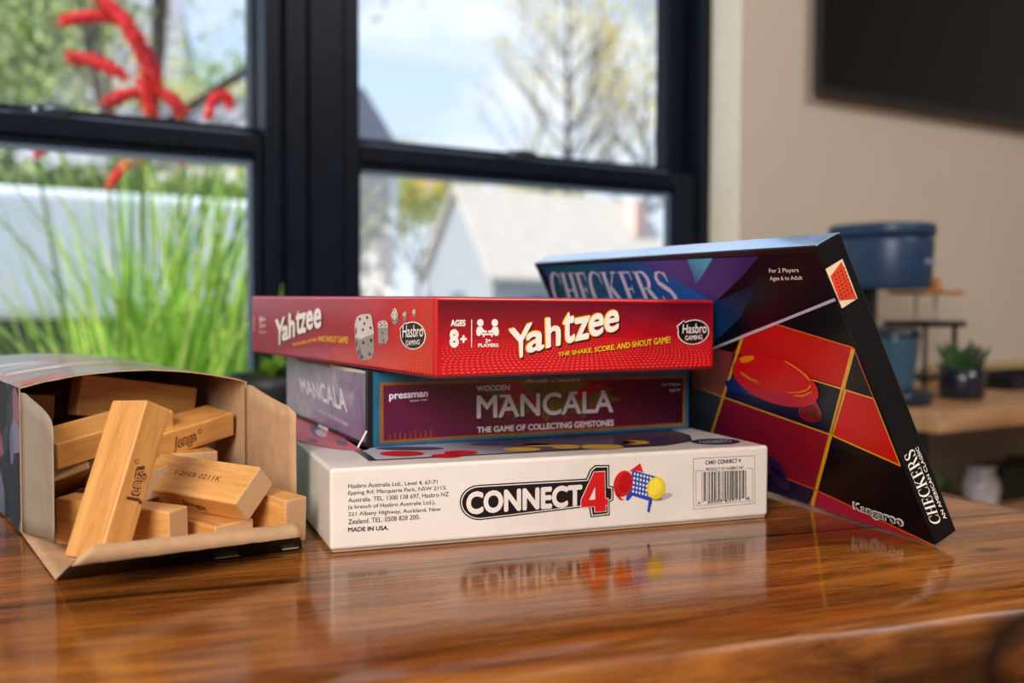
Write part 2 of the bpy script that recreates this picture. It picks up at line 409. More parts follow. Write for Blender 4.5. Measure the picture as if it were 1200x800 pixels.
kn = t.n('ShaderNodeTexVoronoi'); kn.inputs['Scale'].default_value = 6.5; t.l(t.coord(scale=(1, 2.2, 1)), kn.inputs['Vector'])
c = t.mix(t.ramp(kn.outputs['Distance'], [(.03, (.85, .85, .85, 1)), (.09, (0, 0, 0, 1))]), c, lin((30, 14, 8)))
t.base(c); sc_ = t.noise(t.coord(scale=(1, 1, 1)), 260, 3)
rr = t.ramp(t.noise(t.coord(), 14, 5), [(.3, (.05,) * 3 + (1,)), (.7, (.13,) * 3 + (1,))])
edg = t.ramp(t.math('MULTIPLY', sep.outputs[2], -400.0), [(.1, (0, 0, 0, 1)), (.9, (1, 1, 1, 1))])
rr = t.mix(edg, rr, (.38, .38, .38, 1))
t.set(rough=rr, spec=.42, ior=1.46)
hh = t.mix(.5, g1, g2); hh = t.mix(seam, hh, (0, 0, 0, 1)); t.bump(hh, .10, .0012); M_TABLE = t.m

tbl = empty('table', TM, 'varnished reddish brown plank table that the board games stand on', 'table')
TH = .046; xs = [-1.15 + i * (1.545 / 90) for i in range(91)]; nd = 30; depth = .75
def edge_y(x): return .006 * mnoise.noise(V((x * 7, 1.3, 0))) + .004 * mnoise.noise(V((x * 19, 4.1, 0)))
def pt(x, s, z):
    y = edge_y(x) * (1 - s) + s * depth; return TM @ V((x, y, z))
prof = []    # closed profile around the slab: (s, inset y, z)
R = .006
vs, fs = [], []
rows = []
top = [(k / nd) ** 1.0 for k in range(nd + 1)]
for x in xs:
    r = []
    wavex = .0035 * mnoise.noise(V((x * 30, 7, 2)))
    for s in top:
        y = edge_y(x) + R + s * (depth - 2 * R); r.append(TM @ V((x, y, 0)))
    y1 = depth
    r += [TM @ V((x, y1 - R * .3, -R * .3)), TM @ V((x, y1, -R)), TM @ V((x, y1, -TH + R)), TM @ V((x, y1 - R, -TH))]
    y0 = edge_y(x)
    r += [TM @ V((x, y0 + R, -TH)), TM @ V((x, y0 + wavex, -TH + R)), TM @ V((x, y0 + wavex * .7 - .001, -TH * .5)), TM @ V((x, y0, -R)), TM @ V((x, y0 + R * .3, -R * .3))]
    rows.append(r)
n = len(rows[0])
# rounded right end
def endrow(x, ins, z0, z1):
    r = []
    for p in rows[-1]:
        q = TM.inverted() @ p; q.x = x; q.z = min(z1, max(z0, q.z)); q.y = min(max(q.y, edge_y(xs[-1]) + ins), depth - ins); r.append(TM @ q)
    return r
rows.append(endrow(xs[-1] + R * .7, R * .3, -TH + R * .3, -R * .3)); rows.append(endrow(xs[-1] + R, R, -TH + R, -R))
for r in rows: vs += r
for i in range(len(rows) - 1):
    for k in range(n): fs.append((i * n + k, (i + 1) * n + k, (i + 1) * n + (k + 1) % n, i * n + (k + 1) % n))
fs.append(tuple(range(n))); fs.append(tuple(range(len(vs) - n, len(vs)))[::-1])
mesh('tabletop', vs, [f[::-1] for f in fs], M_TABLE, tbl, smooth=True)
for (x, y) in ((-1.05, .09), (.30, .09), (-1.05, .66), (.30, .66)):
    m = MB(); m.box(TM @ V((x - .035, y - .035, FLOOR)), T1 * .07, T2 * .07, ZV * (-FLOOR - TH)); m.build('leg', M_BLACK, tbl, bevel=.004)
m = MB()
m.box(TM @ V((-1.0, .06, -TH - .07)), T1 * 1.28, T2 * .02, ZV * .07); m.box(TM @ V((-1.0, .67, -TH - .07)), T1 * 1.28, T2 * .02, ZV * .07)
m.build('apron', M_TABLE, tbl)

# ------------------------------------------------------------ game boxes
def crumple(verts, amp, freq, seed):
    return verts
def carton(name, label, o, u, v, w, mats, seed, bev=.0012, sub=10, amp=.0005, facemats=None):
    """slightly warped closed card box; facemats in order bottom, top, front, right, back, left"""
    o, u, v, w = V(o), V(u), V(v), V(w)
    M = Matrix((tuple(u.normalized()) + (o.x,), tuple(v.normalized()) + (o.y,), tuple(w.normalized()) + (o.z,), (0, 0, 0, 1)))
    M = Matrix.Translation(o)
    root = empty(name, M, label, 'board game box')
    m = MB(); m.box(o, u, v, w)
    m.m = facemats or [0] * 6
    b = m.build('carton', mats, root, bevel=bev, seg=3)
    return root, b
yaw = .354; o4 = V((-.0912, .5101, .0004)); u4 = V((math.cos(yaw), math.sin(yaw), 0)); v4 = V((-u4.y, u4.x, 0)); L4, D4, H4 = .2592, .20, .0428
t = NT('white_card'); v = t.coord(); nn = t.noise(v, 45, 4)
t.base(t.ramp(nn, [(.3, lin((222, 212, 204))), (.7, lin((230, 221, 213)))])); t.set(rough=.32, coat=.25, coatr=.15); t.bump(t.noise(v, 38, 3), .1, .0012); M_WCARD = t.m
c4, _ = carton('board_game_box', 'white game box with black and red logo lettering, lowest of the stack', o4 + V((0, 0, .001)), u4 * L4, v4 * D4, ZV * (H4 - .001), M_WCARD, 1, bev=.0022)
# thin tray edge showing below the lid
m = MB(); m.box(o4 + u4 * .0015 + v4 * .0015, u4 * (L4 - .003), v4 * (D4 - .003), ZV * .0012); m.build('tray_base', flat('card_edge', (170, 150, 130), .6), c4)
F4 = Face(o4, u4, ZV, -v4); T4 = Face(o4 + ZV * H4, u4, v4, ZV)
INK = flat('black_ink', (18, 18, 22), .35, .02); GREY_INK = flat('grey_ink', (70, 66, 66), .4, .02)
RED = flat('red_ink', (206, 24, 30), .3, .03); WHITE = flat('white_ink', (236, 228, 222), .35, .02); CARDW = M_WCARD
c5 = cropped(600, 480, 3.334); c4x = cropped(340, 480, 4)
pill = []
for k in range(0, 13):
    t_ = math.radians(90 + 15 * k)
    pill.append((562 + 23.5 * math.cos(t_), 588.5 - 20.8 * math.sin(t_) * 1.0))
pill = [(x, y) for x, y in pill]
P4 = [(x, y) for x, y in pill] + [(690, 593.5), (692, 606), (714.6, 603.5), (714.3, 588), (718.8, 586), (718.6, 569.5), (714.2, 569), (714, 544.5), (697, 544.7), (691, 550), (686.5, 560.5)]
root = c4
Print(F4, 1).poly(P4).build('logo_outline', INK, root)
Print(F4, 2).poly(offset_poly(P4, -1.5)).build('logo_gap', CARDW, root)
Print(F4, 3).poly(offset_poly(P4, -2.7)).build('logo_panel', INK, root)
Print(F4, 4).text('CONNECT', (546, 603), (682, 593), (682, 567), (546, 576), off=.045).build('logo_lettering', CARDW, root)
four = [(318, 243), (360, 240), (362, 346), (373, 346), (373, 371), (363, 372), (364, 395), (322, 398), (321, 376), (268, 379), (268, 352)]
hole = [(322, 300), (322, 349), (298, 351)]
pr = Print(F4, 5, c5); pr.poly(offset_poly(four, 2.2)); pr.build('numeral_edge', CARDW, root)
Print(F4, 6, c5).poly(four).build('numeral', RED, root)
Print(F4, 7, c5).poly(hole).build('numeral_hole', CARDW, root)
Print(F4, 8, c5).poly([(317, 312), (318, 341), (306, 343)]).build('numeral_hole', CARDW, root) if False else None
# little picture: blue grid board with a plain red and a plain yellow counter
pr = Print(F4, 1, c5); pr.ellipse((590, 340), 38, 12, -.25); pr.poly([(545, 350), (575, 335), (590, 352), (560, 358)]); pr.build('picture_shadow', flat('shadow_print', (178, 168, 176), .4), root)
pr = Print(F4, 2, c5); pr.poly([(470, 236), (568, 262), (548, 352), (536, 402), (527, 398), (533, 355), (470, 335), (452, 356), (444, 350), (455, 300)]); pr.build('picture_grid', flat('blue_ink', (30, 70, 160), .3), root)
pr = Print(F4, 3, c5)
for i in range(6):
    for j in range(5): pr.ellipse((478 + i * 12.5 - j * 1.5, 250 + i * 3.2 + j * 17), 3.8, 5.4, n=10)
pr.build('picture_holes', WHITE, root)
pr = Print(F4, 3, c5); pr.ellipse((433, 288), 37, 52, .25); pr.poly([(455, 240), (500, 208), (512, 245), (490, 238)]); pr.poly([(405, 300), (425, 345), (440, 352), (420, 352), (402, 330)]); pr.build('picture_counter', RED, root)
Print(F4, 4, c5).ellipse((440, 284), 25, 40, .25).build('picture_counter', flat('dark_red_ink', (176, 14, 24), .3), root)
Print(F4, 4, c5).ellipse((562, 305), 36, 44, .15).build('picture_counter', flat('yellow_ink', (226, 196, 40), .3), root)
Print(F4, 5, c5).ellipse((557, 302), 25, 33, .15).build('picture_counter', flat('deep_yellow_ink', (238, 212, 70), .3), root)
# address block
pr = Print(F4, 1, c4x)
tx = ["Hasbro Australia Ltd., Level 4, 67-71", "Epping Rd, Macquarie Park, NSW 2113,", "Australia. TEL. 1300 138 697, Hasbro NZ", "(a branch of Hasbro Australia Ltd.),", "221 Albany Highway, Auckland, New", "Zealand. TEL. 0508 828 200."]
re_ = [(690, 330, 346), (733, 357, 375), (744, 386, 404), (680, 425, 443), (706, 457, 475), (607, 492, 508)]
for i, s_ in enumerate(tx):
    yb = 366 + i * 33.2; x1, y0, y1 = re_[i]
    pr.text(s_, (272, yb + 5), (x1, y1 + 4), (x1, y0 - 2), (272, yb - 19), off=.006)
pr.text("MADE IN USA.", (272, 573), (462, 563), (462, 542), (272, 551), off=.03)
pr.build('address_text', INK, root)
# barcode panel
pr = Print(F4, 1, c5)
def frame_px(pr, q, w):
    for i in range(4): pr.line(q[i], q[(i + 1) % 4], w)
frame_px(pr, [(709, 388), (948, 365), (948, 179), (708, 191)], .00022)
pr.line((718, 239), (748, 237.5), .0002); pr.line((912, 229), (939, 227.5), .0002)
pr.line((718, 239), (719, 376), .0002); pr.line((719, 376), (939, 355), .0002); pr.line((939, 355), (939, 227.5), .0002)
pr.text("C4401 CONNECT 4", (755, 215), (893, 206), (893, 190), (755, 198), off=.03)
pr.text("PRODUCT OF HASBRO INC.", (757, 240), (908, 231), (908, 219), (757, 227), off=.01)
x = 741
rb = random.Random(3)
while x < 916:
    w_ = rb.choice([1.6, 1.6, 3.4, 5.2]); 
    if x + w_ > 918: break
    k = (x - 741) / 175
    lowx = 1 if (k < .04 or k > .96 or .47 < k < .53) else 0
    pr.poly([(x, 243 - 8 * k), (x + w_, 243 - 8 * k), (x + w_, 357 - 12 * k + lowx * 5), (x, 357 - 12 * k + lowx * 5)]); x += w_ + rb.choice([1.8, 2.2, 4.0])
pr.text("30509", (762, 368), (822, 361), (822, 349), (762, 356), off=.02); pr.text("62913", (832, 361), (893, 354), (893, 343), (832, 350), off=.02)
pr.text("6", (727, 370), (736, 369), (736, 358), (727, 359), off=.02); pr.text("8", (917, 352), (927, 351), (927, 340), (917, 341), off=.02)
pr.build('barcode_panel', INK, root)
# printed top
tp = Print(T4, 1); tp.polyuv([(.024, .018), (.20, .018), (.225, .03), (.238, .055), (.243, .11), (.243, .185), (.024, .185)]); tp.build('cover_border', flat('border_grey', (52, 50, 54), .3), root)
tp = Print(T4, 2); tp.polyuv([(.0285, .0205), (.198, .0205), (.22, .032), (.234, .056), (.239, .11), (.239, .182), (.0285, .182)]); tp.build('cover_picture', grad('lavender_print', [(0, (200, 196, 210)), (.22, (186, 178, 196)), (.42, (70, 62, 96)), (.7, (56, 40, 70)), (1, (84, 58, 76))], (.028, .02), (.24, .03), .3), root)
tp = Print(T4, 2); tp.poly([(340, 489), (352, 489), (434, 519), (433, 526), (428, 528), (404, 527.5), (378, 524), (352, 518), (330, 505)]); tp.build('cover_picture', flat('coral_print', (212, 84, 92), .3), root)
tp = Print(T4, 3); tp.ellipse((372, 506), 10, 5.5, .5); tp.ellipse((366, 516), 6, 2.2, .2); tp.ellipse((400, 519), 7, 3, .3); tp.build('cover_picture', flat('slate_print', (86, 82, 112), .3), root)
tp = Print(T4, 4); tp.ellipse((376, 509), 7, 4, .5); tp.build('cover_picture', flat('lilac_print', (214, 176, 196), .3), root)
tp = Print(T4, 3); tp.ellipse((471, 532), 26, 3.2); tp.ellipse((540, 531), 20, 2.6); tp.ellipse((523, 534.5), 18, 2.2); tp.build('cover_picture', RED, root)
tp = Print(T4, 3); tp.ellipse((612, 527), 22, 2.4); tp.ellipse((664, 524), 18, 2.6); tp.ellipse((632, 522), 20, 2); tp.ellipse((705, 524), 26, 3); tp.ellipse((745, 519), 16, 2.4); tp.build('cover_picture', flat('gold_print', (204, 162, 44), .3), root)
tp = Print(T4, 3); tp.ellipse((700, 519), 46, 2.4); tp.ellipse((767, 515), 16, 3.4); tp.ellipse((480, 526), 40, 2); tp.ellipse((600, 521), 50, 1.8); tp.build('cover_picture', flat('indigo_print', (52, 48, 96), .3), root)
T = Print(T4, 1); T.ellipse((839, 517.5), 29, 3.6); T.build('maker_badge', flat('navy_print', (30, 40, 66), .3), root)
T = Print(T4, 2); T.text("HASBRO", (820, 520), (858, 518.5), (856, 515), (819, 516.5), off=.02); T.build('maker_lettering', flat('pale_blue_ink', (150, 170, 196), .3), root)

# ---- maroon box (middle)
yaw = .4411; oM = V((-.0818, .5818, H4 + .0006)); uM = V((math.cos(yaw), math.sin(yaw), 0)); vM = V((-uM.y, uM.x, 0)); LM, DM, HM = .221, .2064, .0440
TEAL = flat('teal_card', (28, 98, 132), .35, .1, coat=.15)
t = NT('worn_lilac_card'); v = t.coord(); nn = t.noise(v, 26, 5, .6, .8)
t.base(t.ramp(nn, [(.3, lin((104, 72, 116))), (.55, lin((140, 108, 146))), (.78, lin((186, 168, 176)))])); t.set(rough=.3, coat=.4, coatr=.2); t.bump(t.noise(v, 30, 4, .6, 1.5), .5, .004); M_LILAC = t.m
mc, body = carton('board_game_box', 'maroon and teal game box with large white lettering, middle of the stack', oM, uM * LM, vM * DM, ZV * HM, [TEAL, M_LILAC], 2, bev=.0014, facemats=[0, 0, 0, 0, 0, 1])
FM = Face(oM, uM, ZV, -vM); LMf = Face(oM, vM, ZV, -uM)
a_, b_ = FM.px((449, 485)), FM.px((802, 470))
M_MAROON = grad('maroon_print', [(0, (88, 18, 58)), (.3, (92, 16, 50)), (.6, (118, 16, 48)), (.85, (74, 12, 42)), (1, (48, 10, 34))], a_, b_, .3, coat=.2)
Print(FM, 1).poly([(445, 448), (803, 439.5), (802.5, 498.3), (445, 519.3)]).build('border_line', flat('bronze_print', (142, 88, 40), .35), mc)
Print(FM, 2).poly([(449, 451.5), (800, 443), (799.5, 494.9), (449.5, 515.6)]).build('front_panel', M_MAROON, mc)
c6a, c6b = cropped(430, 430, 6), cropped(630, 430, 6); cc = lambda p: c6b(p)
OLIVE = flat('olive_print', (104, 86, 30), .35, .12)
pr = Print(FM, 3)
pr.poly([(572, 448.5), (680, 446), (700, 452), (682, 461), (719, 454), (711, 461), (729, 468.5), (700, 474), (690, 478), (684, 490), (668, 480), (662, 491), (650, 481), (640, 494), (626, 480), (600, 492), (604, 478), (590, 470), (575, 462), (560, 455)])
pr.build('sunburst_print', OLIVE, mc)
CRIM = flat('crimson_print', (156, 22, 54), .3, .05)
pr = Print(FM, 4); pr.poly([(582, 449), (606, 448.3), (642, 478), (629, 484), (600, 466)]); pr.poly([(690, 449.5), (714, 451), (686, 468), (662, 466)]); pr.poly([(690, 477), (712, 470), (700, 486)]); pr.poly([(566, 470), (590, 472), (600, 486), (582, 488)]); pr.build('sunburst_print', CRIM, mc)
MW = flat('lettering_white', (226, 222, 230), .35, .02)
Print(FM, 5).text('MANCALA', (559.5, 492), (719.5, 484.5), (719.5, 458.5), (559.5, 464.5), off=.02).build('title_shadow', INK, mc)
pr = Print(FM, 6); pr.text('MANCALA', (558, 490.5), (718, 483), (718, 457), (558, 463), off=.02)
pr.poly([(584.3, 462.3), (596, 461.9), (596, 465), (585.5, 465.4)]); pr.poly([(668, 459), (676, 458.7), (676, 461.6), (669, 461.9)]); pr.poly([(707, 457.3), (703, 457.4), (704, 460.4), (708, 460.2)])
pr.text('WOODEN', (558, 458.3), (596.5, 457), (596.5, 450.3), (558, 451.6), off=.02)
pr.text('THE GAME OF COLLECTING GEMSTONES', (558.5, 507), (718.5, 498.5), (718.5, 491.2), (558.5, 500), off=.028)
pr.text('pressman', (455.5, 470.5), (501, 467), (501, 458.5), (455.5, 461.5), off=.03)
pr.text('SINCE 1922', (480, 470.4), (500, 469), (500, 467.2), (480, 468.6), off=.01)
pr.text('Family Classics', (614, 449.5), (679, 447.5), (680, 442.5), (615, 444.5), off=.005, shear=.4)
pr.text('For 2 Players', (775, 452.8), (797, 452), (797, 448), (775, 449), off=.01)
pr.text('Ages 6+', (783.5, 459.2), (797, 458.6), (797, 454.8), (783.5, 455.4), off=.01)
pr.build('title_lettering', MW, mc)
pr = Print(FM, 3)
for k in range(9): pr.poly([(455 + k * 6, 515.4 - k * .33), (458 + k * 6, 515.2 - k * .33), (457.5 + k * 6, 508 - (k % 3) * 3 - k * .3), (455.5 + k * 6, 509 - (k % 2) * 2 - k * .3)])
pr.build('grain_streaks', flat('rust_print', (128, 52, 40), .35), mc)
pr = Print(LMf, 1); pr.text('MANCALA', (354, 459.5), (407.5, 484), (404, 455.5), (350.5, 442.5), off=.025); pr.text('THE GAME OF COLLECTING GEMSTONES', (355, 472), (408, 500), (408, 496), (355, 469), off=.01); pr.build('side_lettering', flat('faded_white', (232, 224, 234), .4), mc)
# open black corner of the lid and the taped lower edge
m = MB()
cq = oM + ZV * .001
m.add(([oM - vM * .0006 - uM * .0006 + ZV * z for z in (0, HM)] + [oM - vM * .0006 + uM * .0022 + ZV * z for z in (0, HM)] + [oM + vM * .004 - uM * .0006 + ZV * z for z in (0, HM)], [(0, 2, 3, 1), (4, 0, 1, 5)]))
m.build('split_corner', INK, mc)
m = MB(); m.box(oM - uM * .0008 + vM * .004, vM * (DM - .01), uM * .0008, ZV * .0022); m.build('tray_edge', flat('card_black', (22, 18, 20), .5), mc)
m = MB(); m.box(oM - uM * .0014 + vM * .085, vM * .022, uM * .0008, ZV * .0018); m.build('tape_strip', WHITE, mc)
m = MB(); m.tube([oM - uM * .0012 - vM * .0005 + ZV * .010, oM - uM * .006 + vM * .001 + ZV * .0006], .0006, 6); m.build('torn_corner', WHITE, mc)
rt = random.Random(5); pts = []
for k in range(15):
    q = k / 14; pts.append((.004 + q * (DM - .008), HM + .0004 - (.001 + .004 * rt.random() * (.4 + q))))
Lf = LMf; tear = Print(Lf, 1); uvs = [(a, b) for a, b in pts] + [(DM - .004, HM - .0004), (.004, HM - .0004)]
tear._add(uvs, [(k, k + 1, 15, 16) if k == 0 else (k, k + 1, 15) for k in range(14)]); tear.build('torn_edge', flat('bare_card', (206, 196, 170), .6), mc)

# ---- red box (top)
yaw = .5612; ta, tb = -.0054, .0028; oY = V((-.0387, .5145, H4 + HM + .0015)); uY = V((math.cos(yaw), math.sin(yaw), ta)); vY = V((-math.sin(yaw), math.cos(yaw), tb)); LY, DY, HY = .1895, .2917, .0415
Mred = NT('red_card'); v = Mred.coord(); Mred.base(Mred.ramp(Mred.noise(v, 20, 3), [(.3, lin((182, 18, 30))), (.7, lin((196, 24, 34)))])); Mred.set(rough=.3, coat=.5, coatr=.12); Mred.bump(Mred.noise(Mred.coord(scale=(1, 1, .35)), 34, 4), .22, .002); M_YRED = Mred.m
yc, body = carton('board_game_box', 'red game box with white slanted lettering and printed dice, topmost of the stack', oY + ZV * .0006, uY * LY, vY * DY, ZV * (HY - .0006), M_YRED, 3, bev=.0016)
m = MB(); m.box(oY + uY * .0012 + vY * .0012, uY * (LY - .0024), vY * (DY - .0024), ZV * .0012); m.build('tray_base', flat('tray_red', (120, 14, 24), .5), yc)
FY = Face(oY, uY, ZV, -vY.normalized()); FY = Face(oY, uY, ZV, uY.cross(ZV)); LYf = Face(oY, vY, ZV, ZV.cross(vY)); TY = Face(oY + ZV * HY, uY, vY, uY.cross(vY))
Print(FY, 1).polyuv([(.0018, .002), (LY - .0018, .002), (LY - .0018, HY - .002), (.0018, HY - .002)]).build('front_panel', grad('red_print', [(0, (210, 12, 24)), (.35, (190, 12, 26)), (.7, (136, 14, 32)), (1, (86, 12, 32))], (0, .002), (0, HY), .28, coat=.4), yc)
Print(LYf, 1).polyuv([(.0018, .002), (DY - .0018, .002), (DY - .0018, HY - .002), (.0018, HY - .002)]).build('side_panel', grad('red_side_print', [(0, (196, 46, 24)), (.12, (186, 30, 28)), (.4, (160, 22, 32)), (1, (152, 20, 34))], (.02, 0), (DY, .03), .3, coat=.4), yc)
pr = Print(FY, 2)
for j in range(13):
    q = j / 12; y = .0026 + q ** .9 * .0165; sp = .0036 * (1 - .45 * q); k = 0
    x = LY * .5 - math.floor(LY * .5 / sp) * sp
    while x < LY - .004:
        r = .00085 * (1 - .6 * q)
        if x > .004: pr.polyuv([(x - r * 1.5, y), (x, y - r * .55), (x + r * 1.5, y), (x, y + r * .55)])
        x += sp
pr.build('dot_pattern', flat('pink_dots', (226, 92, 84), .3), yc)
pr = Print(LYf, 2)
for j in range(12):
    q = j / 11; y = .0026 + q * .013; x = .004
    while x < .15 - q * .03:
        r = .0008 * (1 - .5 * q); pr.polyuv([(x - r * 1.5, y), (x, y - r * .7), (x + r * 1.5, y), (x, y + r * .7)]); x += .0034 - .001 * q
pr.build('dot_pattern', flat('orange_dots', (226, 90, 40), .3), yc)
c3 = cropped(500, 330, 3.4286)
LET = [('Y', (352, 313), (404, 296), (422, 163), (328, 193), .05), ('a', (398, 289), (468, 272), (472, 190), (398, 207), .045), ('h', (478, 268), (535, 254), (537, 136), (475, 148), .045),
       ('t', (545, 254), (592, 241), (592, 117), (546, 128), .045), ('z', (594, 240), (648, 228), (655, 136), (592, 149), .045), ('e', (650, 226), (706, 212), (712, 122), (650, 135), .045), ('e', (711, 209), (768, 197), (772, 110), (713, 121), .045)]
def title(face, cv, letters, base, parent, mats, d_out, d_sh):
    for lay, (nm, mat, grow, dx, dy) in enumerate((('title_shadow', mats[0], d_out, d_sh, d_sh * .9), ('title_outline', mats[1], d_out, -d_out * .4, -d_out * .35), ('title_lettering', mats[2], 0, 0, 0))):
        pr = Print(face, base + lay, cv)
        for ch, bl, br, tr, tl, off in letters:
            g = grow
            q = [(bl[0] - g + dx, bl[1] + g + dy), (br[0] + g + dx, br[1] + g + dy), (tr[0] + g + dx, tr[1] - g + dy), (tl[0] - g + dx, tl[1] - g + dy)]
            pr.text(ch, *q, off=off * .55)
        pr.build(nm, mat, parent)
YEL = flat('amber_ink', (240, 188, 34), .3); LW = flat('title_white', (240, 234, 226), .3, .01); MAR = flat('dark_maroon_ink', (60, 8, 20), .3)
title(FY, c3, LET, 3, yc, (MAR, YEL, LW), 3.2, 5)
pr = Print(FY, 4, c3); pr.text('THE SHAKE, SCORE, AND SHOUT GAME!', (527, 305), (980, 252), (978, 220), (527, 285), off=.04, shear=.1); pr.build('tagline_shadow', MAR, yc)
pr = Print(FY, 5, c3); pr.text('THE SHAKE, SCORE, AND SHOUT GAME!', (525, 303), (978, 250), (976, 218), (525, 284), off=.03, shear=.1); pr.build('tagline', YEL, yc)
pr = Print(FY, 3, c3)
pr.text('AGES', (95, 180), (155, 179), (155, 153), (95, 152), off=.05); pr.text('8', (90, 265), (128, 265), (128, 190), (90, 190), off=.06); pr.text('+', (133, 246), (160, 246), (160, 214), (133, 214), off=.05)
pr.line((179, 152), (179, 263), .0005); pr.text('2+', (234, 245), (257, 244), (257, 228), (234, 228), off=.05); pr.text('PLAYERS', (205, 263), (287, 262), (287, 248), (205, 248), off=.05)
for sx, cx in ((1, 214), (-1, 272)):
    pr.ellipse((cx, 165), 13, 15); pr.poly([(cx - 12 * sx, 182), (cx + 6 * sx, 180), (cx + 14 * sx, 194), (cx + 30 * sx * .9, 197), (cx + 26 * sx, 205), (cx + 8 * sx, 204), (cx - 2 * sx, 218), (cx - 14 * sx, 216), (cx - 17 * sx, 200)])
pr.poly([(220, 208), (270, 207), (270, 213), (264, 213), (264, 221), (258, 221), (256, 214), (232, 215), (230, 222), (224, 222), (225, 215), (220, 215)])
pr.build('age_panel', LW, yc)
def badge(face, cv, c, rx, ry, parent, base, t1, t2):
    Print(face, base, cv).ellipse(c, rx, ry, -.15).poly([(c[0] - rx * 1.04, c[1] - ry * .5), (c[0] - rx * .6, c[1] - ry * .95), (c[0], c[1]), (c[0] - rx * .9, c[1] + ry * .3)]).build('badge_rim', LW, parent)
    Print(face, base + 1, cv).ellipse(c, rx * .93, ry * .92, -.15).poly([(c[0] - rx * .97, c[1] - ry * .46), (c[0] - rx * .6, c[1] - ry * .87), (c[0], c[1]), (c[0] - rx * .85, c[1] + ry * .25)]).build('badge', INK, parent)
    p = Print(face, base + 2, cv); p.text('Hasbro', *t1, off=.01, shear=.1); p.text('GAMING', *t2, off=.01); p.build('badge_lettering', LW, parent)
badge(FY, c3, (1070, 202), 64, 50, yc, 2, ((1025, 208), (1122, 206), (1122, 166), (1025, 172)), ((1036, 236), (1105, 231), (1105, 212), (1036, 217)))
c8 = cropped(290, 340, 8)
LET2 = [('Y', (285, 522), (335, 500), (358, 250), (275, 285), .05), ('a', (338, 478), (388, 462), (392, 328), (338, 345), .045), ('h', (402, 452), (448, 436), (450, 212), (400, 225), .045),
        ('t', (468, 418), (510, 405), (512, 190), (466, 200), .045), ('z', (508, 402), (552, 392), (556, 212), (506, 225), .045), ('e', (566, 375), (618, 362), (620, 190), (564, 203), .045), ('e', (634, 362), (694, 350), (698, 168), (634, 180), .045)]
title(LYf, c8, LET2, 3, yc, (MAR, LW, LW), 6, 7)
pr = Print(LYf, 4, c8); pr.text('THE SHAKE, SCORE,', (428, 532), (660, 478), (660, 440), (428, 500), off=.03); pr.text('AND SHOUT GAME!', (670, 476), (950, 500), (950, 432), (670, 428), off=.03); pr.build('tagline', YEL, yc)
pr = Print(LYf, 3, c8); pr.text('8+', (115, 300), (175, 300), (175, 245), (115, 245), off=.05); pr.text('2+', (115, 352), (178, 352), (178, 310), (115, 310), off=.05); pr.text('PLAYERS', (110, 402), (176, 402), (176, 382), (110, 382), off=.04); pr.line((66, 250), (66, 390), .0012); pr.build('age_panel', flat('faded_pink', (226, 190, 188), .4), yc)
c2 = cropped(280, 330, 4)
badge(LYf, c2, (818, 252), 60, 66, yc, 2, ((770, 262), (868, 258), (868, 200), (770, 206)), ((786, 300), (852, 294), (852, 270), (786, 275)))
DG, DL = flat('die_grey', (150, 140, 134), .35), flat('die_light', (206, 198, 188), .35)
def die(quads, pips, k):
    p = Print(LYf, 3, c2); p.poly(quads[0]); p.poly(quads[1]); p.build('printed_die', DG, yc)
    p = Print(LYf, 4, c2); p.poly(quads[2]); p.build('printed_die', DL, yc)
    p = Print(LYf, 5, c2)
    for x, y, rx, ry in pips: p.ellipse((x, y), rx, ry, n=12)
    p.build('die_pips', flat('die_blue', (34, 40, 74), .3), yc)
die([[(552, 262), (566, 268), (580, 372), (560, 350), (548, 300), (545, 200)], [(566, 268), (634, 246), (638, 330), (622, 362), (580, 372), (568, 362)], [(556, 168), (572, 154), (614, 150), (626, 160), (638, 244), (572, 268), (550, 262), (546, 205)]],
    [(572, 175, 5, 8), (606, 167, 5, 8), (593, 196, 5, 7), (586, 225, 5, 7), (622, 216, 5, 7), (587, 284, 5, 9), (624, 274, 6, 8), (582, 350, 5, 8), (617, 338, 5, 8), (553, 230, 3, 18), (556, 290, 3, 16), (563, 330, 3, 12)], 0)
die([[(654, 205), (660, 290), (656, 280)], [(655, 214), (702, 214), (704, 270), (692, 290), (660, 290)], [(656, 190), (672, 182), (690, 182), (702, 192), (703, 216), (655, 217)]],
    [(668, 192, 3, 4), (688, 190, 3, 4), (677, 202, 3, 4), (670, 208, 3, 4), (692, 206, 3, 4), (678, 240, 3, 5), (683, 275, 3, 6)], 1)
die([[(716, 160), (734, 180), (734, 202), (722, 190)], [(734, 180), (750, 160), (748, 188), (734, 202)], [(716, 158), (730, 125), (740, 124), (751, 155), (734, 180)]], [(734, 135, 3, 4), (726, 155, 3, 4), (743, 152, 3, 4), (727, 182, 2, 5), (742, 180, 2, 4)], 2)
die([[(770, 160), (778, 185), (774, 182)], [(778, 165), (790, 158), (788, 178), (778, 185)], [(770, 152), (782, 138), (790, 150), (778, 166)]], [(780, 150, 2, 3), (783, 170, 2, 3)], 3)
die([[(816, 150), (822, 165), (818, 162)], [(820, 150), (831, 146), (830, 160), (822, 165)], [(816, 140), (824, 126), (832, 136), (831, 147), (820, 152)]], [(824, 138, 2, 3), (826, 156, 2, 2)], 4)
# top artwork barely seen
Print(TY, 1).polyuv([(.003, .003), (LY - .003, .003), (LY - .003, DY - .003), (.003, DY - .003)]).build('cover_panel', grad('red_top_print', [(0, (200, 26, 36)), (1, (150, 20, 40))], (0, 0), (0, DY), .22, coat=.5), yc)

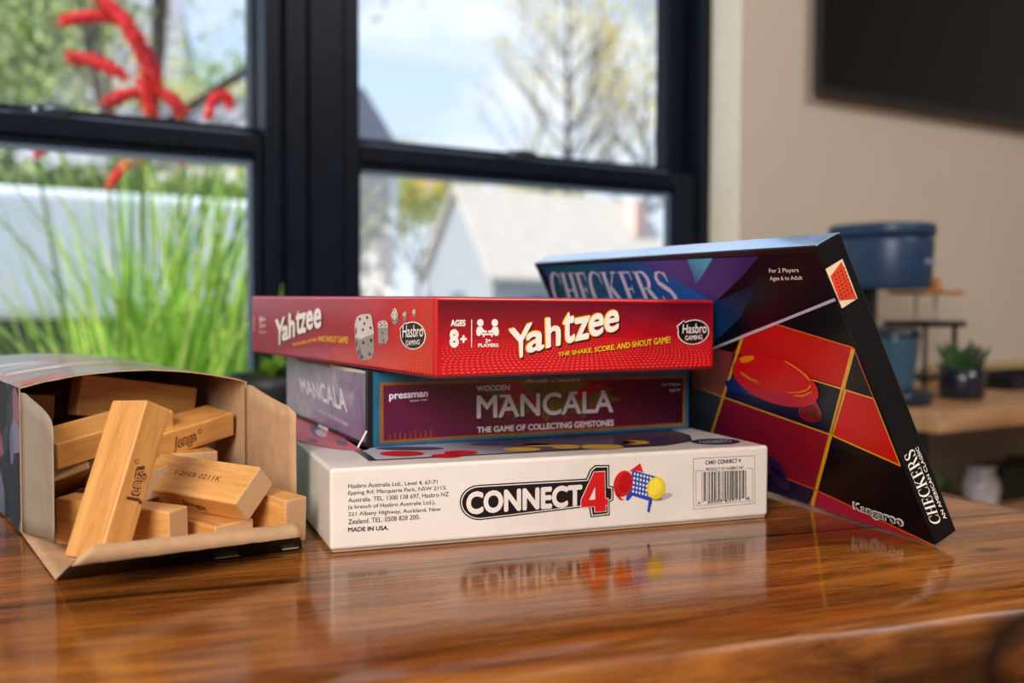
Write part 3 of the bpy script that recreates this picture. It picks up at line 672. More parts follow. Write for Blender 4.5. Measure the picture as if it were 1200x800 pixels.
# ---- leaning box
oC = V((.2224, .5308, .0004)); e = V((-.3407, .9401, .0106)).normalized(); n_ = V((.8408, .2997, .4508)).normalized(); g = V((-.4206, -.1625, .8926)); g = (g - n_ * g.dot(n_)); g = (g - e * g.dot(e)).normalized(); n_ = (n_ - e * n_.dot(e)).normalized()
WC, HC, TC = .3852, .1739, .0153
t = NT('black_card'); v = t.coord(); t.base(t.ramp(t.noise(v, 30, 3), [(.3, lin((10, 11, 14))), (.7, lin((16, 17, 20)))])); t.set(rough=.3, spec=.35); t.bump(t.noise(v, 40, 3), .25, .0015); M_BCARD = t.m
cc_, body = carton('board_game_box', 'thin black and red game box with pictured playing pieces, leaning on edge against the stack', oC, e * WC, g * HC, n_ * TC, [M_BCARD, flat('blue_glare_card', (160, 190, 232), .12, .05, coat=1, coatr=.08)], 4, bev=.0011, facemats=[0, 0, 0, 0, 1, 0])  # blue top side made paler: sky glare put into its base colour
FC = Face(oC, -e, g, -n_); SC = Face(oC, n_, g, -e)
FC.lim = (-WC + .0006, -.0006, .0004, HC - .0006)
def fcw(name, polys, mat, layer):
    p = Print(FC, layer)
    for q in polys: p.poly(q)
    p.build(name, mat, cc_)
uvp = FC.px
fcw('cover_panel', [[(632, 310), (956, 296), (1093, 639), (1055, 628), (902, 580), (720, 522)]], grad('cover_navy', [(0, (20, 20, 60)), (.5, (14, 12, 40)), (.8, (8, 7, 18)), (1, (7, 6, 14))], uvp((650, 330)), uvp((970, 330)), .3, spec=.25), 1)
fcw('title_band', [[(634, 312), (758, 305.5), (775, 318), (838, 354), (800, 400), (690, 400)]], grad('cover_teal', [(0, (28, 70, 96)), (.35, (24, 92, 118)), (.6, (30, 74, 140)), (1, (38, 96, 176))], uvp((640, 330)), uvp((820, 370)), .3, spec=.25), 2)
fcw('cover_art', [[(740, 306.5), (890, 300), (872, 322), (838, 354), (775, 318)]], grad('cover_purple', [(0, (36, 70, 140)), (.4, (78, 62, 140)), (1, (52, 34, 96))], uvp((745, 315)), uvp((880, 320)), .3, spec=.25), 3)
fcw('cover_art', [[(806, 303.5), (836, 302), (824, 322), (816, 333), (812, 318)]], grad('cover_cyan', [(0, (70, 176, 200)), (1, (60, 90, 160))], uvp((820, 303)), uvp((816, 333)), .3, spec=.25), 4)
fcw('cover_art', [[(838, 354), (890, 330), (868, 372), (838, 400), (834, 400)]], grad('cover_blue', [(0, (20, 60, 110)), (1, (14, 16, 48))], uvp((838, 380)), uvp((885, 345)), .3, spec=.25), 3)
fcw('title_lettering', [], INK, 5) if False else None
p = Print(FC, 5); p.text('', (0, 0), (1, 0), (1, 1), (0, 1), vf=([], [])); cq = cropped(620, 260, 4)
p.cv = cq; p.text('', (134, 405), (722, 400), (640, 222), (88, 234), vf=serif('CHECKERS')); p.build('title_lettering', flat('title_lilac', (214, 208, 232), .3, .02), cc_)
# chequer pattern
REDG = grad('cover_red', [(0, (150, 30, 50)), (.35, (190, 20, 24)), (1, (206, 26, 16))], uvp((850, 500)), uvp((1010, 400)), .3, spec=.25)
DRED = grad('cover_dark_red', [(0, (96, 18, 60)), (.5, (130, 18, 44)), (1, (150, 20, 36))], uvp((850, 560)), uvp((970, 490)), .3, spec=.25)
BLK = flat('cover_black', (8, 6, 12), .3, .05, spec=.25); NAVY = grad('cover_midnight', [(0, (16, 20, 70)), (1, (10, 9, 26))], uvp((840, 480)), uvp((980, 470)), .3, spec=.25)
SAL_GLARE = grad('cover_salmon_glare', [(0, (150, 90, 80)), (1, (130, 40, 50))], uvp((815, 430)), uvp((865, 430)), .3, spec=.25)  # red square washed to salmon: glare put into the print colour
A0, A1 = (871, 391), (1001, 407)
H1l, H1a, H1b, H1r = (800, 380), (860, 413), (991, 455), (1025, 466.5)
H2l, H2a, H2b, H2r = (812, 452), (848, 464), (975, 509), (1056, 545)
H3l, H3a, H3b, H3r = (800, 514), (829, 524), (956, 573), (1096, 641)
fcw('chequer_square', [[A0, (905, 378), A1, H1b, H1a]], REDG, 2)
fcw('chequer_square', [[H1a, H1b, H2b, H2a]], NAVY, 2)
fcw('chequer_square', [[H2a, H2b, H3b, H3a]], DRED, 2)
fcw('chequer_square', [[A1, (1005, 409), H1r, H1b]], BLK, 2)
fcw('chequer_square', [[H1b, H1r, H2r, H2b]], flat('cover_bright_red', (206, 22, 18), .3, .03, spec=.25), 2)
fcw('chequer_square', [[H2b, H2r, (1094, 637), H3r, H3b]], BLK, 2)
fcw('chequer_square', [[H3b, (1092, 640), (1050, 627), (950, 596)]], grad('cover_low_red', [(0, (170, 20, 70)), (1, (190, 30, 30))], uvp((960, 590)), uvp((1080, 630)), .3, spec=.25), 2)
fcw('chequer_square', [[H3a, H3b, (950, 596), (902, 580.5), (810, 552)]], NAVY, 2)
fcw('chequer_square', [[(838, 408), (873, 392), H1a]], BLK, 2)
fcw('chequer_square', [[(806, 395), H1a, H2a, H2l]], SAL_GLARE, 2)
fcw('chequer_square', [[H2l, H2a, H3a, H3l]], grad('cover_smoke', [(0, (60, 74, 86)), (1, (24, 40, 60))], uvp((815, 470)), uvp((840, 510)), .3, spec=.25), 2)
GOLD = flat('cover_gold', (224, 168, 32), .25, .05, coat=.3); ORG = flat('cover_orange', (208, 84, 22), .25, .05, coat=.3)
p = Print(FC, 3)
p.line(A1, (953, 594), .0024); p.line((871, 393), (829, 524), .0020); p.line((829, 524), (815, 560), .0018)
p.line((991, 455), H2b, .0022); p.build('gold_line', GOLD, cc_)
p = Print(FC, 4); p.line(H2l, H2b, .0011); p.line(H2b, H2r, .0013); p.line((945, 442), H1r, .0011); p.line(H1r, H2r, .0009); p.build('gold_line', GOLD, cc_)
p = Print(FC, 4); p.line((905, 378), A1, .0014); p.line(H3a, H3b, .0011); p.line(H3b, H3r, .0014); p.line(A1, H1r, .0006); p.build('orange_line', ORG, cc_)
p = Print(FC, 5); p.line((833, 409), (980, 350), .0016); p.build('white_line', flat('cover_white_line', (196, 186, 206), .3), cc_)
# pictured red playing piece
cd = cropped(820, 380, 6.667)
p = Print(FC, 5, cd); p.ellipse((870, 690), 92, 66, .3); p.poly([(780, 600), (900, 560), (960, 680), (960, 740), (860, 760), (790, 700)]); p.build('piece_shadow', flat('piece_shadow_red', (150, 14, 30), .25, coat=.3), cc_)
p = Print(FC, 5, cd); p.poly([(200, 440), (330, 400), (600, 560), (700, 610), (560, 600), (380, 540), (230, 520)]); p.build('piece_glow', flat('piece_glow_blue', (14, 34, 110), .25, coat=.3), cc_)
p = Print(FC, 6, cd); p.ellipse((600, 440), 356, 168, .36); p.build('playing_piece', grad('piece_magenta', [(0, (196, 20, 30)), (.45, (176, 14, 60)), (1, (214, 40, 26))], uvp((868, 430)), uvp((965, 470)), .3, spec=.25), cc_)
p = Print(FC, 7, cd); p.ellipse((590, 388), 322, 128, .34); p.build('playing_piece', flat('piece_red', (204, 16, 18), .3, .03, spec=.25), cc_)
p = Print(FC, 8, cd); p.poly([(322, 258), (360, 240), (425, 236), (440, 262), (380, 290), (330, 292)]); p.poly([(670, 275), (700, 285), (790, 340), (850, 390), (876, 430), (866, 435), (820, 385), (760, 335), (690, 295)])
p.poly([(325, 362), (350, 372), (400, 410), (475, 446), (460, 450), (390, 420), (345, 390)]); p.poly([(700, 520), (780, 520), (850, 495), (880, 460), (882, 480), (850, 512), (790, 530), (710, 528)]); p.poly([(740, 545), (820, 545), (890, 510), (888, 525), (820, 560), (750, 556)]); p.build('piece_highlight_print', flat('piece_orange', (230, 130, 30), .25), cc_)
c7 = cropped(820, 260, 2)
p = Print(FC, 6, c7); p.ellipse((190, 600), 34, 14, .9); p.ellipse((182, 575), 34, 12, .9); p.build('playing_piece', flat('piece_indigo', (44, 22, 84), .25, coat=.3), cc_)
p = Print(FC, 5, c7); p.text('For 2 Players', (165, 121), (235, 119), (233, 106), (164, 108), off=.01); p.text('Ages 6 to Adult', (167, 139), (244, 137), (242, 124), (166, 126), off=.01); p.build('player_text', LW, cc_)
kq = [(1003, 597), (1059, 619), (1058, 606), (1002, 588)]
p = Print(FC, 6); p.text('Kangaroo', (1001, 598.5), (1061, 621), (1060, 604), (1000, 586), off=.06); p.build('maker_outline', LW, cc_)
p = Print(FC, 7); p.text('Kangaroo', *kq, off=.01); p.build('maker_lettering', BLK, cc_)
# spine
p = Print(SC, 1); p.text('', (1103.5, 612.5), (1070.5, 524), (1058.5, 533.5), (1091, 614.5), vf=serif('CHECKERS')); p.text('AN AMERICAN CLASSIC', (1109.5, 607), (1075.5, 522.5), (1072.3, 524.5), (1106, 609), off=.01); p.build('spine_lettering', LW, cc_)
ce = cropped(940, 270, 8)
Print(SC, 1, ce).poly([(217, 362), (375, 266), (518, 636), (372, 730)]).build('emblem_patch', flat('cream_print', (226, 200, 166), .4), cc_)
Print(SC, 2, ce).poly([(262, 430), (366, 290), (510, 640), (346, 656)]).build('emblem_square', flat('emblem_red', (204, 60, 28), .35), cc_)
p = Print(SC, 3, ce)
for i in range(4):
    for j in range(7): p.ellipse((312 + i * 34 - 10 + j * 12 - i * 4, 405 + j * 36 - i * 22 + 14), 8, 10, n=6)
p.build('emblem_pieces', flat('emblem_dark', (110, 26, 18), .4), cc_)
BLOCKS = {
  'A': ([-0.1871, 0.4838, 0.0414], [[-0.1597, -0.3748, -0.9132], [0.857, -0.5117, 0.0601], [-0.4899, -0.7731, 0.403]], 1.02, 'tan wooden block leaning upright in front with a burnt logo on its narrow side'),
  'B': ([-0.2022, 0.6053, 0.0476], [[-0.5322, -0.835, -0.1397], [0.845, -0.514, -0.1475], [0.0514, -0.1966, 0.9791]], 1, 'wooden block lying across the right of the box mouth with a burnt logo facing out'),
  'C': ([-0.2292, 0.573, 0.0525], [[0.5548, 0.8178, 0.1529], [-0.8288, 0.5272, 0.1876], [0.0728, -0.2308, 0.9703]], 1, 'wooden block sloping toward the left flap, directly above the grey-ended block'),
  'D': ([-0.2592, 0.5792, 0.0274], [[-0.4473, 0.84, -0.307], [-0.7929, -0.5312, -0.2984], [-0.4138, 0.11, 0.9037]], 1.01, 'wooden block showing a large pale end beside the left flap'),
  'E': ([-0.2355, 0.6361, 0.0647], [[0.7064, 0.6872, -0.1696], [-0.0833, -0.1572, -0.984], [-0.7029, 0.7093, -0.0537]], 1, 'dark shaded wooden block lying highest at the back of the box'),
  'F': ([-0.3004, 0.6385, 0.0602], [[-0.4108, 0.906, -0.1021], [-0.9115, -0.4056, 0.0679], [0.0201, 0.1209, 0.9925]], 1, 'wooden block in the far upper left corner, only its shaded end showing'),
  'H': ([-0.162, 0.5336, 0.0302], [[-0.8705, 0.4917, 0.0216], [-0.3762, -0.6364, -0.6734], [-0.3174, -0.5944, 0.7389]], 0.97, 'tilted wooden block with brown stamped characters on its top, near the right flap'),
  'I': ([-0.2144, 0.5599, 0.0223], [[-0.6688, 0.71, -0.2205], [-0.6838, -0.7039, -0.1921], [-0.2917, 0.0223, 0.9563]], 1, 'pale block end standing between the upright block and the stamped block'),
  'J': ([-0.1953, 0.5076, 0.0151], [[-0.9322, 0.3612, 0.0241], [0.0063, -0.0503, 0.9987], [0.3619, 0.9311, 0.0446]], 0.95, 'wooden block lying on edge along the flap behind the upright block'),
  'K': ([-0.1673, 0.531, 0.0097], [[-0.7956, 0.6056, 0.0168], [-0.6058, -0.7954, -0.0161], [0.0036, -0.023, 0.9997]], 0.95, 'flat wooden block lying under the stamped block on the flap'),
  'L': ([-0.1392, 0.5461, 0.0159], [[-0.7863, 0.6152, 0.0575], [0.0354, -0.048, 0.9982], [0.6168, 0.7869, 0.0159]], 0.95, 'rightmost wooden block lying on edge beside the white game box'),
  'M': ([-0.204, 0.624, 0.0315], [[-0.55, 0.835, 0], [-0.835, -0.55, 0], [0, 0, 1]], 1, 'small visible end of a wooden block below the logo block by the right wall'),
  'P': ([-0.266, 0.6431, 0.0192], [[-0.5751, 0.812, -0.0998], [-0.8179, -0.5732, 0.0502], [-0.0165, 0.1105, 0.9937]], 1, 'wooden block deep in the box glimpsed between the pale-ended block and the upright block'),
}
# ------------------------------------------------------------ open carton of wooden blocks
JO = V((-.265, .548, .0006)); JU = V((.82, .572, 0)).normalized(); JB = V((-.572, .82, 0)).normalized(); JW, JD, JH = .1265, .28, .0795
t = NT('printed_carton'); v = t.coord(scale=(1, 1, 1), rot=(0, 0, -.61))
vo = t.n('ShaderNodeTexVoronoi'); vo.inputs['Scale'].default_value = 1
mp = t.n('ShaderNodeMapping'); mp.inputs['Scale'].default_value = (26, 52, 40); t.l(v, mp.inputs[0])
ad = t.mix(.18, mp.outputs[0], t.noise(v, 40, 3), 'ADD'); t.l(ad, vo.inputs['Vector'])
sp_ = t.n('ShaderNodeSeparateColor'); t.l(vo.outputs['Color'], sp_.inputs[0])
r = t.n('ShaderNodeValToRGB'); r.color_ramp.interpolation = 'CONSTANT'; t.l(sp_.outputs[0], r.inputs[0]); el = r.color_ramp.elements
el[0].color = lin((150, 112, 140)); el[1].position = .25; el[1].color = lin((122, 128, 124))
for p_, c_ in ((.45, (184, 44, 60)), (.6, (226, 226, 232)), (.7, (128, 136, 128)), (.86, (196, 150, 170))):
    q = el.new(p_); q.color = lin(c_)
t.base(r.outputs[0]); t.set(rough=.3, coat=.5, coatr=.12); M_CPRINT = t.m
t = NT('dark_printed_carton'); v = t.coord(); vo = t.n('ShaderNodeTexVoronoi'); vo.inputs['Scale'].default_value = 60; t.l(v, vo.inputs['Vector'])
sp_ = t.n('ShaderNodeSeparateColor'); t.l(vo.outputs['Color'], sp_.inputs[0])
t.base(t.ramp(sp_.outputs[0], [(.0, lin((16, 28, 38))), (.6, lin((24, 44, 54))), (.8, lin((110, 120, 150))), (1, lin((150, 50, 70)))])); t.set(rough=.5, spec=.2); M_CSIDE = t.m
M_NAVYC = flat('navy_carton', (20, 26, 42), .4, .08, coat=.2)
M_TAN = flat('raw_card', (186, 148, 112), .7, .05, nscale=120)
M_GREYC = flat('grey_card', (150, 138, 124), .65, .05)
def Jp(w, d, z): return JO + JU * w + JB * d + ZV * z
box = empty('block_carton', Matrix.Translation(JO), 'open cardboard carton lying on its side with wooden blocks spilling from its flaps', 'box')
N = 20
def topz(w, d): s_ = w / JW; return JH + .0085 * math.sin(math.pi * s_) ** .8 * (1 - .35 * d / JD) - .002 * s_
vs, fs, fm = [], [], []
def gridf(fn, nu, nv, m_, flip=False):
    k = len(vs)
    for i in range(nu + 1):
        for j in range(nv + 1): vs.append(fn(i / nu, j / nv))
    for i in range(nu):
        for j in range(nv):
            f = (k + i * (nv + 1) + j, k + (i + 1) * (nv + 1) + j, k + (i + 1) * (nv + 1) + j + 1, k + i * (nv + 1) + j + 1)
            fs.append(f[::-1] if flip else f); fm.append(m_)
gridf(lambda a, b: Jp(a * JW, b * JD, topz(a * JW, b * JD) + (.0006 * mnoise.noise(V((a * 30, 0, 0))) if b == 0 else 0)), N, 14, 0)
gridf(lambda a, b: Jp(a * JW, b * JD, .0006), 4, 4, 1, True)
gridf(lambda a, b: Jp(0, b * JD, .0006 + a * (topz(0, b * JD) - .0006)), 6, 8, 1, False)
gridf(lambda a, b: Jp(JW, b * JD, .0006 + a * (topz(JW, b * JD) - .0006)), 6, 8, 1, True)
gridf(lambda a, b: Jp(a * JW, JD, .0006 + b * (topz(a * JW, JD) - .0006)), N, 6, 1, True)
def card(name, verts, faces, fmm, mats, parent, th=.0006, smooth=False):
    o = mesh(name, verts, faces, mats, parent, fm=fmm, smooth=smooth)
    s_ = o.modifiers.new('Solidify', 'SOLIDIFY'); s_.thickness = th; s_.offset = -1; s_.material_offset = len(mats) - 1; s_.material_offset_rim = len(mats) - 1
    return o
card('carton_shell', vs, fs, fm, [M_CPRINT, M_CSIDE, M_TAN], box)
def flapgrid(rows, mats, name, flip=False):
    k = len(rows[0]); v_ = [p for r in rows for p in r]; f_ = []
    for i in range(len(rows) - 1):
        for j in range(k - 1):
            q = (i * k + j, i * k + j + 1, (i + 1) * k + j + 1, (i + 1) * k + j); f_.append(q[::-1] if flip else q)
    return card(name, v_, f_, None, mats, box, smooth=True)
OUT = -JB
# left flap: swung outward, tapered, curling slightly
rows = []
for i in range(11):
    q = i / 10; s_ = .073 * q; wv = .004 * math.sin(q * 2.6)
    z0 = .002 + .0095 * max(0, (q - .12)) ** 1.2; z1 = JH - .0025 - (.0 if q < .12 else .0102 * ((q - .12) / .88) ** .75)
    if i == 10: z0 += .004; z1 -= .003
    rows.append([Jp(0, 0, 0) + OUT * s_ + JU * (wv + .0012) + ZV * (z0 + (z1 - z0) * k / 8) for k in range(9)])
flapgrid(rows, [M_GREYC, M_GREYC], 'side_flap')
rows = []
for i in range(11):
    q = i / 10; s_ = .081 * q; wv = -.003 * math.sin(q * 2.6)
    z0 = .002 + .006 * q; z1 = topz(JW, 0) - (.004 if i == 0 else .0012) - (0 if q < .2 else .0085 * ((q - .2) / .8))
    if i == 10: z1 -= .002
    rows.append([Jp(JW, 0, 0) + OUT * s_ + JU * (wv - .0008) + ZV * (z0 + (z1 - z0) * k / 8) for k in range(9)])
flapgrid(rows, [M_CSIDE, M_TAN], 'side_flap')
# bottom flap with its curled tuck lip
def tz(x, y, z): return on_plane(x, y, V((0, 0, z)), ZV)
Ca, Cb = tz(65, 680, .0006), tz(354, 643, .0006); Ra, Rb = tz(108, 640, .023), tz(350, 614, .016); Fa, Fb = tz(82, 663, .0165), tz(355, 629, .0105)
Ha, Hb = Jp(0, 0, .0006), Jp(JW, 0, .0006)
rows = []
NN = 24
def lerp(a, b, q): return a + (b - a) * q
for k, q in enumerate((0, .25, .5, .75, .93, 1)): rows.append([lerp(lerp(Ha, Hb, j / NN), lerp(Ca, Cb, j / NN), q) + ZV * .0002 for j in range(NN + 1)])
rows.append([lerp(lerp(Ca, Cb, j / NN), lerp(Ra, Rb, j / NN), .5) + ZV * .001 for j in range(NN + 1)])
rows.append([lerp(Ra, Rb, j / NN) + ZV * .0008 * mnoise.noise(V((j * .5, 0, 0))) for j in range(NN + 1)])
rows.append([lerp(lerp(Ra, Rb, j / NN), lerp(Fa, Fb, j / NN), .5) + ZV * .0005 for j in range(NN + 1)])
rows.append([lerp(Fa, Fb, j / NN) + ZV * .0004 * mnoise.noise(V((j * .7, 2, 0))) for j in range(NN + 1)])
bf = flapgrid(rows, [M_NAVYC, M_TAN], 'bottom_flap')
for q0, q1 in ((.03, .13), (.62, .72), (.91, .985)):
    m = MB(); m.tube([lerp(Ca, Cb, q0) - V((0, .0006, -.0012)), lerp(Ca, Cb, q1) - V((0, .0006, -.0012))], .0005, 6)
    m.build('worn_crease', flat('bare_card', (206, 196, 170)), bf)

# wooden blocks
def woodmat(name, ca, cb, cc3):
    t = NT(name); v = t.coord(scale=(12, 120, 120)); n1 = t.noise(v, 1.0, 6, .6, .6)
    oi = t.n('ShaderNodeObjectInfo')
    v2 = t.n('ShaderNodeVectorMath', operation='ADD'); t.l(v, v2.inputs[0]); sc = t.n('ShaderNodeCombineXYZ'); t.l(t.math('MULTIPLY', oi.outputs['Random'], 50), sc.inputs[1]); t.l(sc.outputs[0], v2.inputs[1])
    n1 = t.noise(v2.outputs[0], 1.0, 6, .6, .6)
    c = t.ramp(n1, [(.3, lin(ca)), (.5, lin(cb)), (.72, lin(cc3))]); fine = t.noise(t.coord(scale=(90, 900, 900)), 1, 3)
    c = t.mix(.14, c, t.ramp(fine, [(.3, lin((140, 84, 40))), (.7, lin((236, 196, 140)))])); t.base(c); t.set(rough=.42, coat=.12, coatr=.3); t.bump(fine, .08, .0004); return t.m
M_WOOD = woodmat('beech_wood', (188, 124, 58), (210, 148, 76), (226, 168, 96))
t = NT('beech_end_grain'); wv = t.n('ShaderNodeTexWave', wave_type='BANDS', bands_direction='DIAGONAL'); wv.inputs['Scale'].default_value = 420; wv.inputs['Distortion'].default_value = 2.5; wv.inputs['Detail'].default_value = 2
t.l(t.coord(scale=(0, 1, 1.3)), wv.inputs['Vector']); c = t.ramp(wv.outputs['Fac'], [(.1, lin((196, 154, 112))), (.9, lin((214, 174, 132)))])
c = t.mix(t.math('MULTIPLY', t.noise(t.coord(scale=(1, 1, 1)), 500, 2), .35), c, lin((170, 126, 88))); t.base(c); t.set(rough=.6); M_END = t.m
BURN = flat('burnt_brown', (96, 44, 18), .6, .08); STAMP = flat('stamp_brown', (128, 74, 28), .5, .1); BURNF = flat('burnt_fill', (206, 146, 86), .5, .05)
blk = {}
for k_, (c0, R_, sc_, lab) in BLOCKS.items():
    Lx, Wx, Tx = [V(q).normalized() for q in R_]; Wx = (Wx - Lx * Wx.dot(Lx)).normalized(); Tx = Lx.cross(Wx)
    M = Matrix(tuple(tuple(a_) for a_ in zip((*Lx, 0), (*Wx, 0), (*Tx, 0), (*c0, 1)))); d = V((.075, .025, .015)) * sc_
    vf = boxvf(V(c0) - Lx * d.x / 2 - Wx * d.y / 2 - Tx * d.z / 2, Lx * d.x, Wx * d.y, Tx * d.z)
    o = mesh('wooden_block', vf[0], vf[1], [M_WOOD, M_END], M=M, fm=[0, 0, 0, 1, 0, 1], bevel=.0011, seg=2)
    tagit(o, lab, 'wooden block', 'wooden blocks spilling from the carton'); blk[k_] = (o, V(c0), Lx, Wx, Tx, d)
def bface(k_, ax):
    o, c0, Lx, Wx, Tx, d = blk[k_]; n = {'W': Wx, 'T': Tx}[ax]; h = d.y / 2 if ax == 'W' else d.z / 2
    if (EYE - c0).dot(n) < 0: n = -n
    return Face(c0 + n * h, Lx, n.cross(Lx), n)
def wood_logo(k_, ax, q, reg):
    F = bface(k_, ax); cx = sum(p[0] for p in q) / 4; cy = sum(p[1] for p in q) / 4
    q2 = [(cx + (p[0] - cx) * 1.12, cy + (p[1] - cy) * 1.25) for p in q]
    Print(F, 1).text('Jenga', *q2, off=.06).build('burnt_logo', BURN, blk[k_][0])
    Print(F, 2).text('Jenga', *q, off=.0).build('logo_letters', BURNF, blk[k_][0])
    p = Print(F, 1); p.ellipse(reg, 2.4, 3.0, n=16); p.build('burnt_ring', BURN, blk[k_][0]); Print(F, 2).ellipse(reg, 1.6, 2.1, n=16).build('ring_fill', BURNF, blk[k_][0])
wood_logo('A', 'W', [(165.5, 586.5), (172.5, 550), (156.5, 549), (148.5, 583.5)], (160.5, 540.5))
wood_logo('B', 'W', [(204.5, 529), (229.5, 519), (228.5, 506), (205.5, 513)], (234, 505.5))
Print(bface('H', 'T'), 1).text('1-2FEB 0211K', (203.8, 555.6), (257.5, 564.4), (260, 558.6), (206, 550.3), off=.01, shear=.2).build('stamped_text', STAMP, blk['H'][0])
Print(bface('H', 'W'), 1).text('Jenga', (214, 592), (243, 599.5), (240, 592.5), (212, 584), off=.02).build('burnt_logo', BURN, blk['H'][0])

# ------------------------------------------------------------ side bench on the window wall
CT = -.033; cb0, cb1 = OW, .43
t = NT('bench_wood'); v = t.coord(scale=(1.2, 14, 9)); n1 = t.noise(v, 4, 6, .6, .8)
t.base(t.ramp(n1, [(.3, lin((142, 104, 72))), (.5, lin((176, 134, 96))), (.72, lin((196, 156, 116)))])); t.set(rough=.45); M_BENCH = t.m
sb0, sb1 = jx + .06, jx + 1.9
bn = empty('side_bench', RM @ Matrix.Translation(V((sb0, -.4, 0))), 'light wooden bench with black legs against the beige wall', 'bench')
m = MB(); m.add(wbox(sb0, sb1, cb0 + .002, cb1, CT - .032, CT)); m.build('bench_top', M_BENCH, bn, bevel=.003)
LEGM = flat('black_steel', (26, 28, 34), .4, .05, metal=.3)
leg1 = wp(1085, 520, cb1 - .03)[0]
for s_ in (leg1, sb1 - .08):
    for o_ in (cb1 - .045, cb0 + .03):
        m = MB(); m.add(wbox(s_ - .007, s_ + .007, o_ - .014, o_ + .014, FLOOR, CT - .032)); m.build('leg', LEGM, bn)
m = MB(); m.add(wbox(sb0 + .02, sb1 - .02, cb0 + .02, cb1 - .02, -.27, -.25)); m.build('lower_shelf', M_BENCH, bn)
# coffee machine: its front looks into the room
def cpt(x, y, z):  # point on the bench height z seen at pixel
    return tz(x, y, z)
base_f = tz(1068, 478, CT); KF = WN; KS = WD
kc = base_f - KF * .125 + KS * .030; kc.z = 0     # centre of footprint
NAVYP = flat('navy_plastic', (30, 56, 90), .4, .04); NAVYD = flat('dark_navy_plastic', (22, 32, 50), .35, .04)
km = empty('coffee_machine', Matrix.Translation(kc + ZV * 0), 'navy blue coffee machine with a rounded overhanging head on the bench', 'coffee machine')
def rounded_prism(c, hx, hy, r, z0, z1, n=6, taper=1.0, X=None, Y=None, rim=.006):
    X = X or KF; Y = Y or KS; pts = []
    for qx, qy, a0 in ((1, 1, 0), (-1, 1, 90), (-1, -1, 180), (1, -1, 270)):
        for k in range(n + 1):
            a_ = math.radians(a0 + 90 * k / n); pts.append((qx * (hx - r) + r * math.cos(a_), qy * (hy - r) + r * math.sin(a_)))
    lv = [(z0, taper * .97), (z0 + rim, taper), (z1 - rim, 1.0), (z1 - rim * .3, .985), (z1, .95)]
    vs_, fs_ = [], []; k = len(pts)
    for z, s_ in lv: vs_ += [c + X * (p[0] * s_) + Y * (p[1] * s_) + ZV * z for p in pts]
    for i in range(len(lv) - 1):
        for j in range(k): fs_.append((i * k + j, i * k + (j + 1) % k, (i + 1) * k + (j + 1) % k, (i + 1) * k + j))
    fs_ += [tuple(range(k))[::-1], tuple(range(len(vs_) - k, len(vs_)))]
    return vs_, fs_
zt = .1276 + (353 - 256) / 1198 * 1.52; zb = .1276 + (353 - 336) / 1198 * 1.50
m = MB(); m.add(rounded_prism(kc, .125, .056, .05, CT, CT + .022)); m.build('base', NAVYD, km, bevel=0, smooth=True)
m = MB(); m.add(rounded_prism(kc - KF * .055, .065, .054, .03, CT + .02, zb + .005)); m.build('body', NAVYD, km, smooth=True)
m = MB(); m.add(rounded_prism(kc + KF * .042, .083, .064, .062, zb, zt - .022, taper=.95)); m.build('brew_head', NAVYP, km, smooth=True)
m = MB(); m.add(rounded_prism(kc + KF * .042, .0845, .0655, .063, zt - .020, zt, rim=.004)); m.build('lid', NAVYP, km, smooth=True)
m = MB(); m.add(rounded_prism(kc - KF * .085, .05, .05, .03, zb + .004, zt - .024)); m.build('water_tank', flat('tank_plastic', (32, 44, 62), .2, .03), km, smooth=True)
fh = kc + KF * .1245 + KS * .012 + ZV * (.1276 + (353 - 306) / 1198 * 1.5)
FK = Face(fh + KF * .002, KS, ZV, KF); pk = Print(FK, 3); gv = glyphs('KEURIG', .03)
pk._add([((x - 1.7) * .0105, y * .0125) for x, y in gv[0]], gv[1]); pk.build('lettering', flat('pale_lettering', (150, 156, 172), .4), km)
# travel mug under the head
mg = kc + KF * .072 + ZV * (CT + .0226)
mug = empty('travel_mug', Matrix.Translation(mg), 'blue grey travel mug standing under the coffee machine head', 'mug')
m = MB(); m.lathe(mg, [(.026, 0), (.028, .004), (.036, .078), (.037, .084), (.034, .084), (.033, .078)], 28); m.build('cup', flat('mug_blue', (52, 84, 108), .25, .04, coat=.3), mug, smooth=True)
m = MB(); m.lathe(mg, [(.037, .082), (.038, .086), (.037, .095), (.03, .098)], 28); m.build('lid', NAVYD, mug, smooth=True)
# two-tier rack behind the mug
rk = tz(1092, 460, CT) ; rk.z = CT
rk = at(1092, 450, 1.83); rk.z = CT
rack = empty('countertop_rack', Matrix.Translation(rk), 'small black two tier rack with a wooden top behind the coffee machine', 'rack')
zz = lambda y, Y=1.83: .1276 + (353 - y) / 1198 * Y
rx = WD
def rb(s0, s1, d0, d1, z0, z1): return boxvf(rk + WD * s0 + WN * d0 + ZV * (z0 - CT), WD * (s1 - s0), WN * (d1 - d0), ZV * (z1 - z0))
m = MB(); m.add(rb(-.075, .030, -.04, .04, zz(344), zz(339))); m.build('top_board', flat('rack_board', (168, 116, 66), .5, .08), rack, bevel=.001)
m = MB(); m.add(rb(-.08, .032, -.045, .045, zz(381), zz(374))); m.build('shelf', LEGM, rack, bevel=.001)
m = MB(); m.add(rb(-.08, .02, -.045, .045, zz(441), zz(436))); m.build('shelf', LEGM, rack, bevel=.001)
for s_, d_, r_ in ((.012, .035, .0045), (-.07, .035, .003), (.026, -.035, .003), (-.07, -.035, .003)):
    m = MB(); m.tube([rk + WD * s_ + WN * d_, rk + WD * s_ + WN * d_ + ZV * (zz(376) - CT)], r_, 8); m.build('post', LEGM, rack, smooth=True)
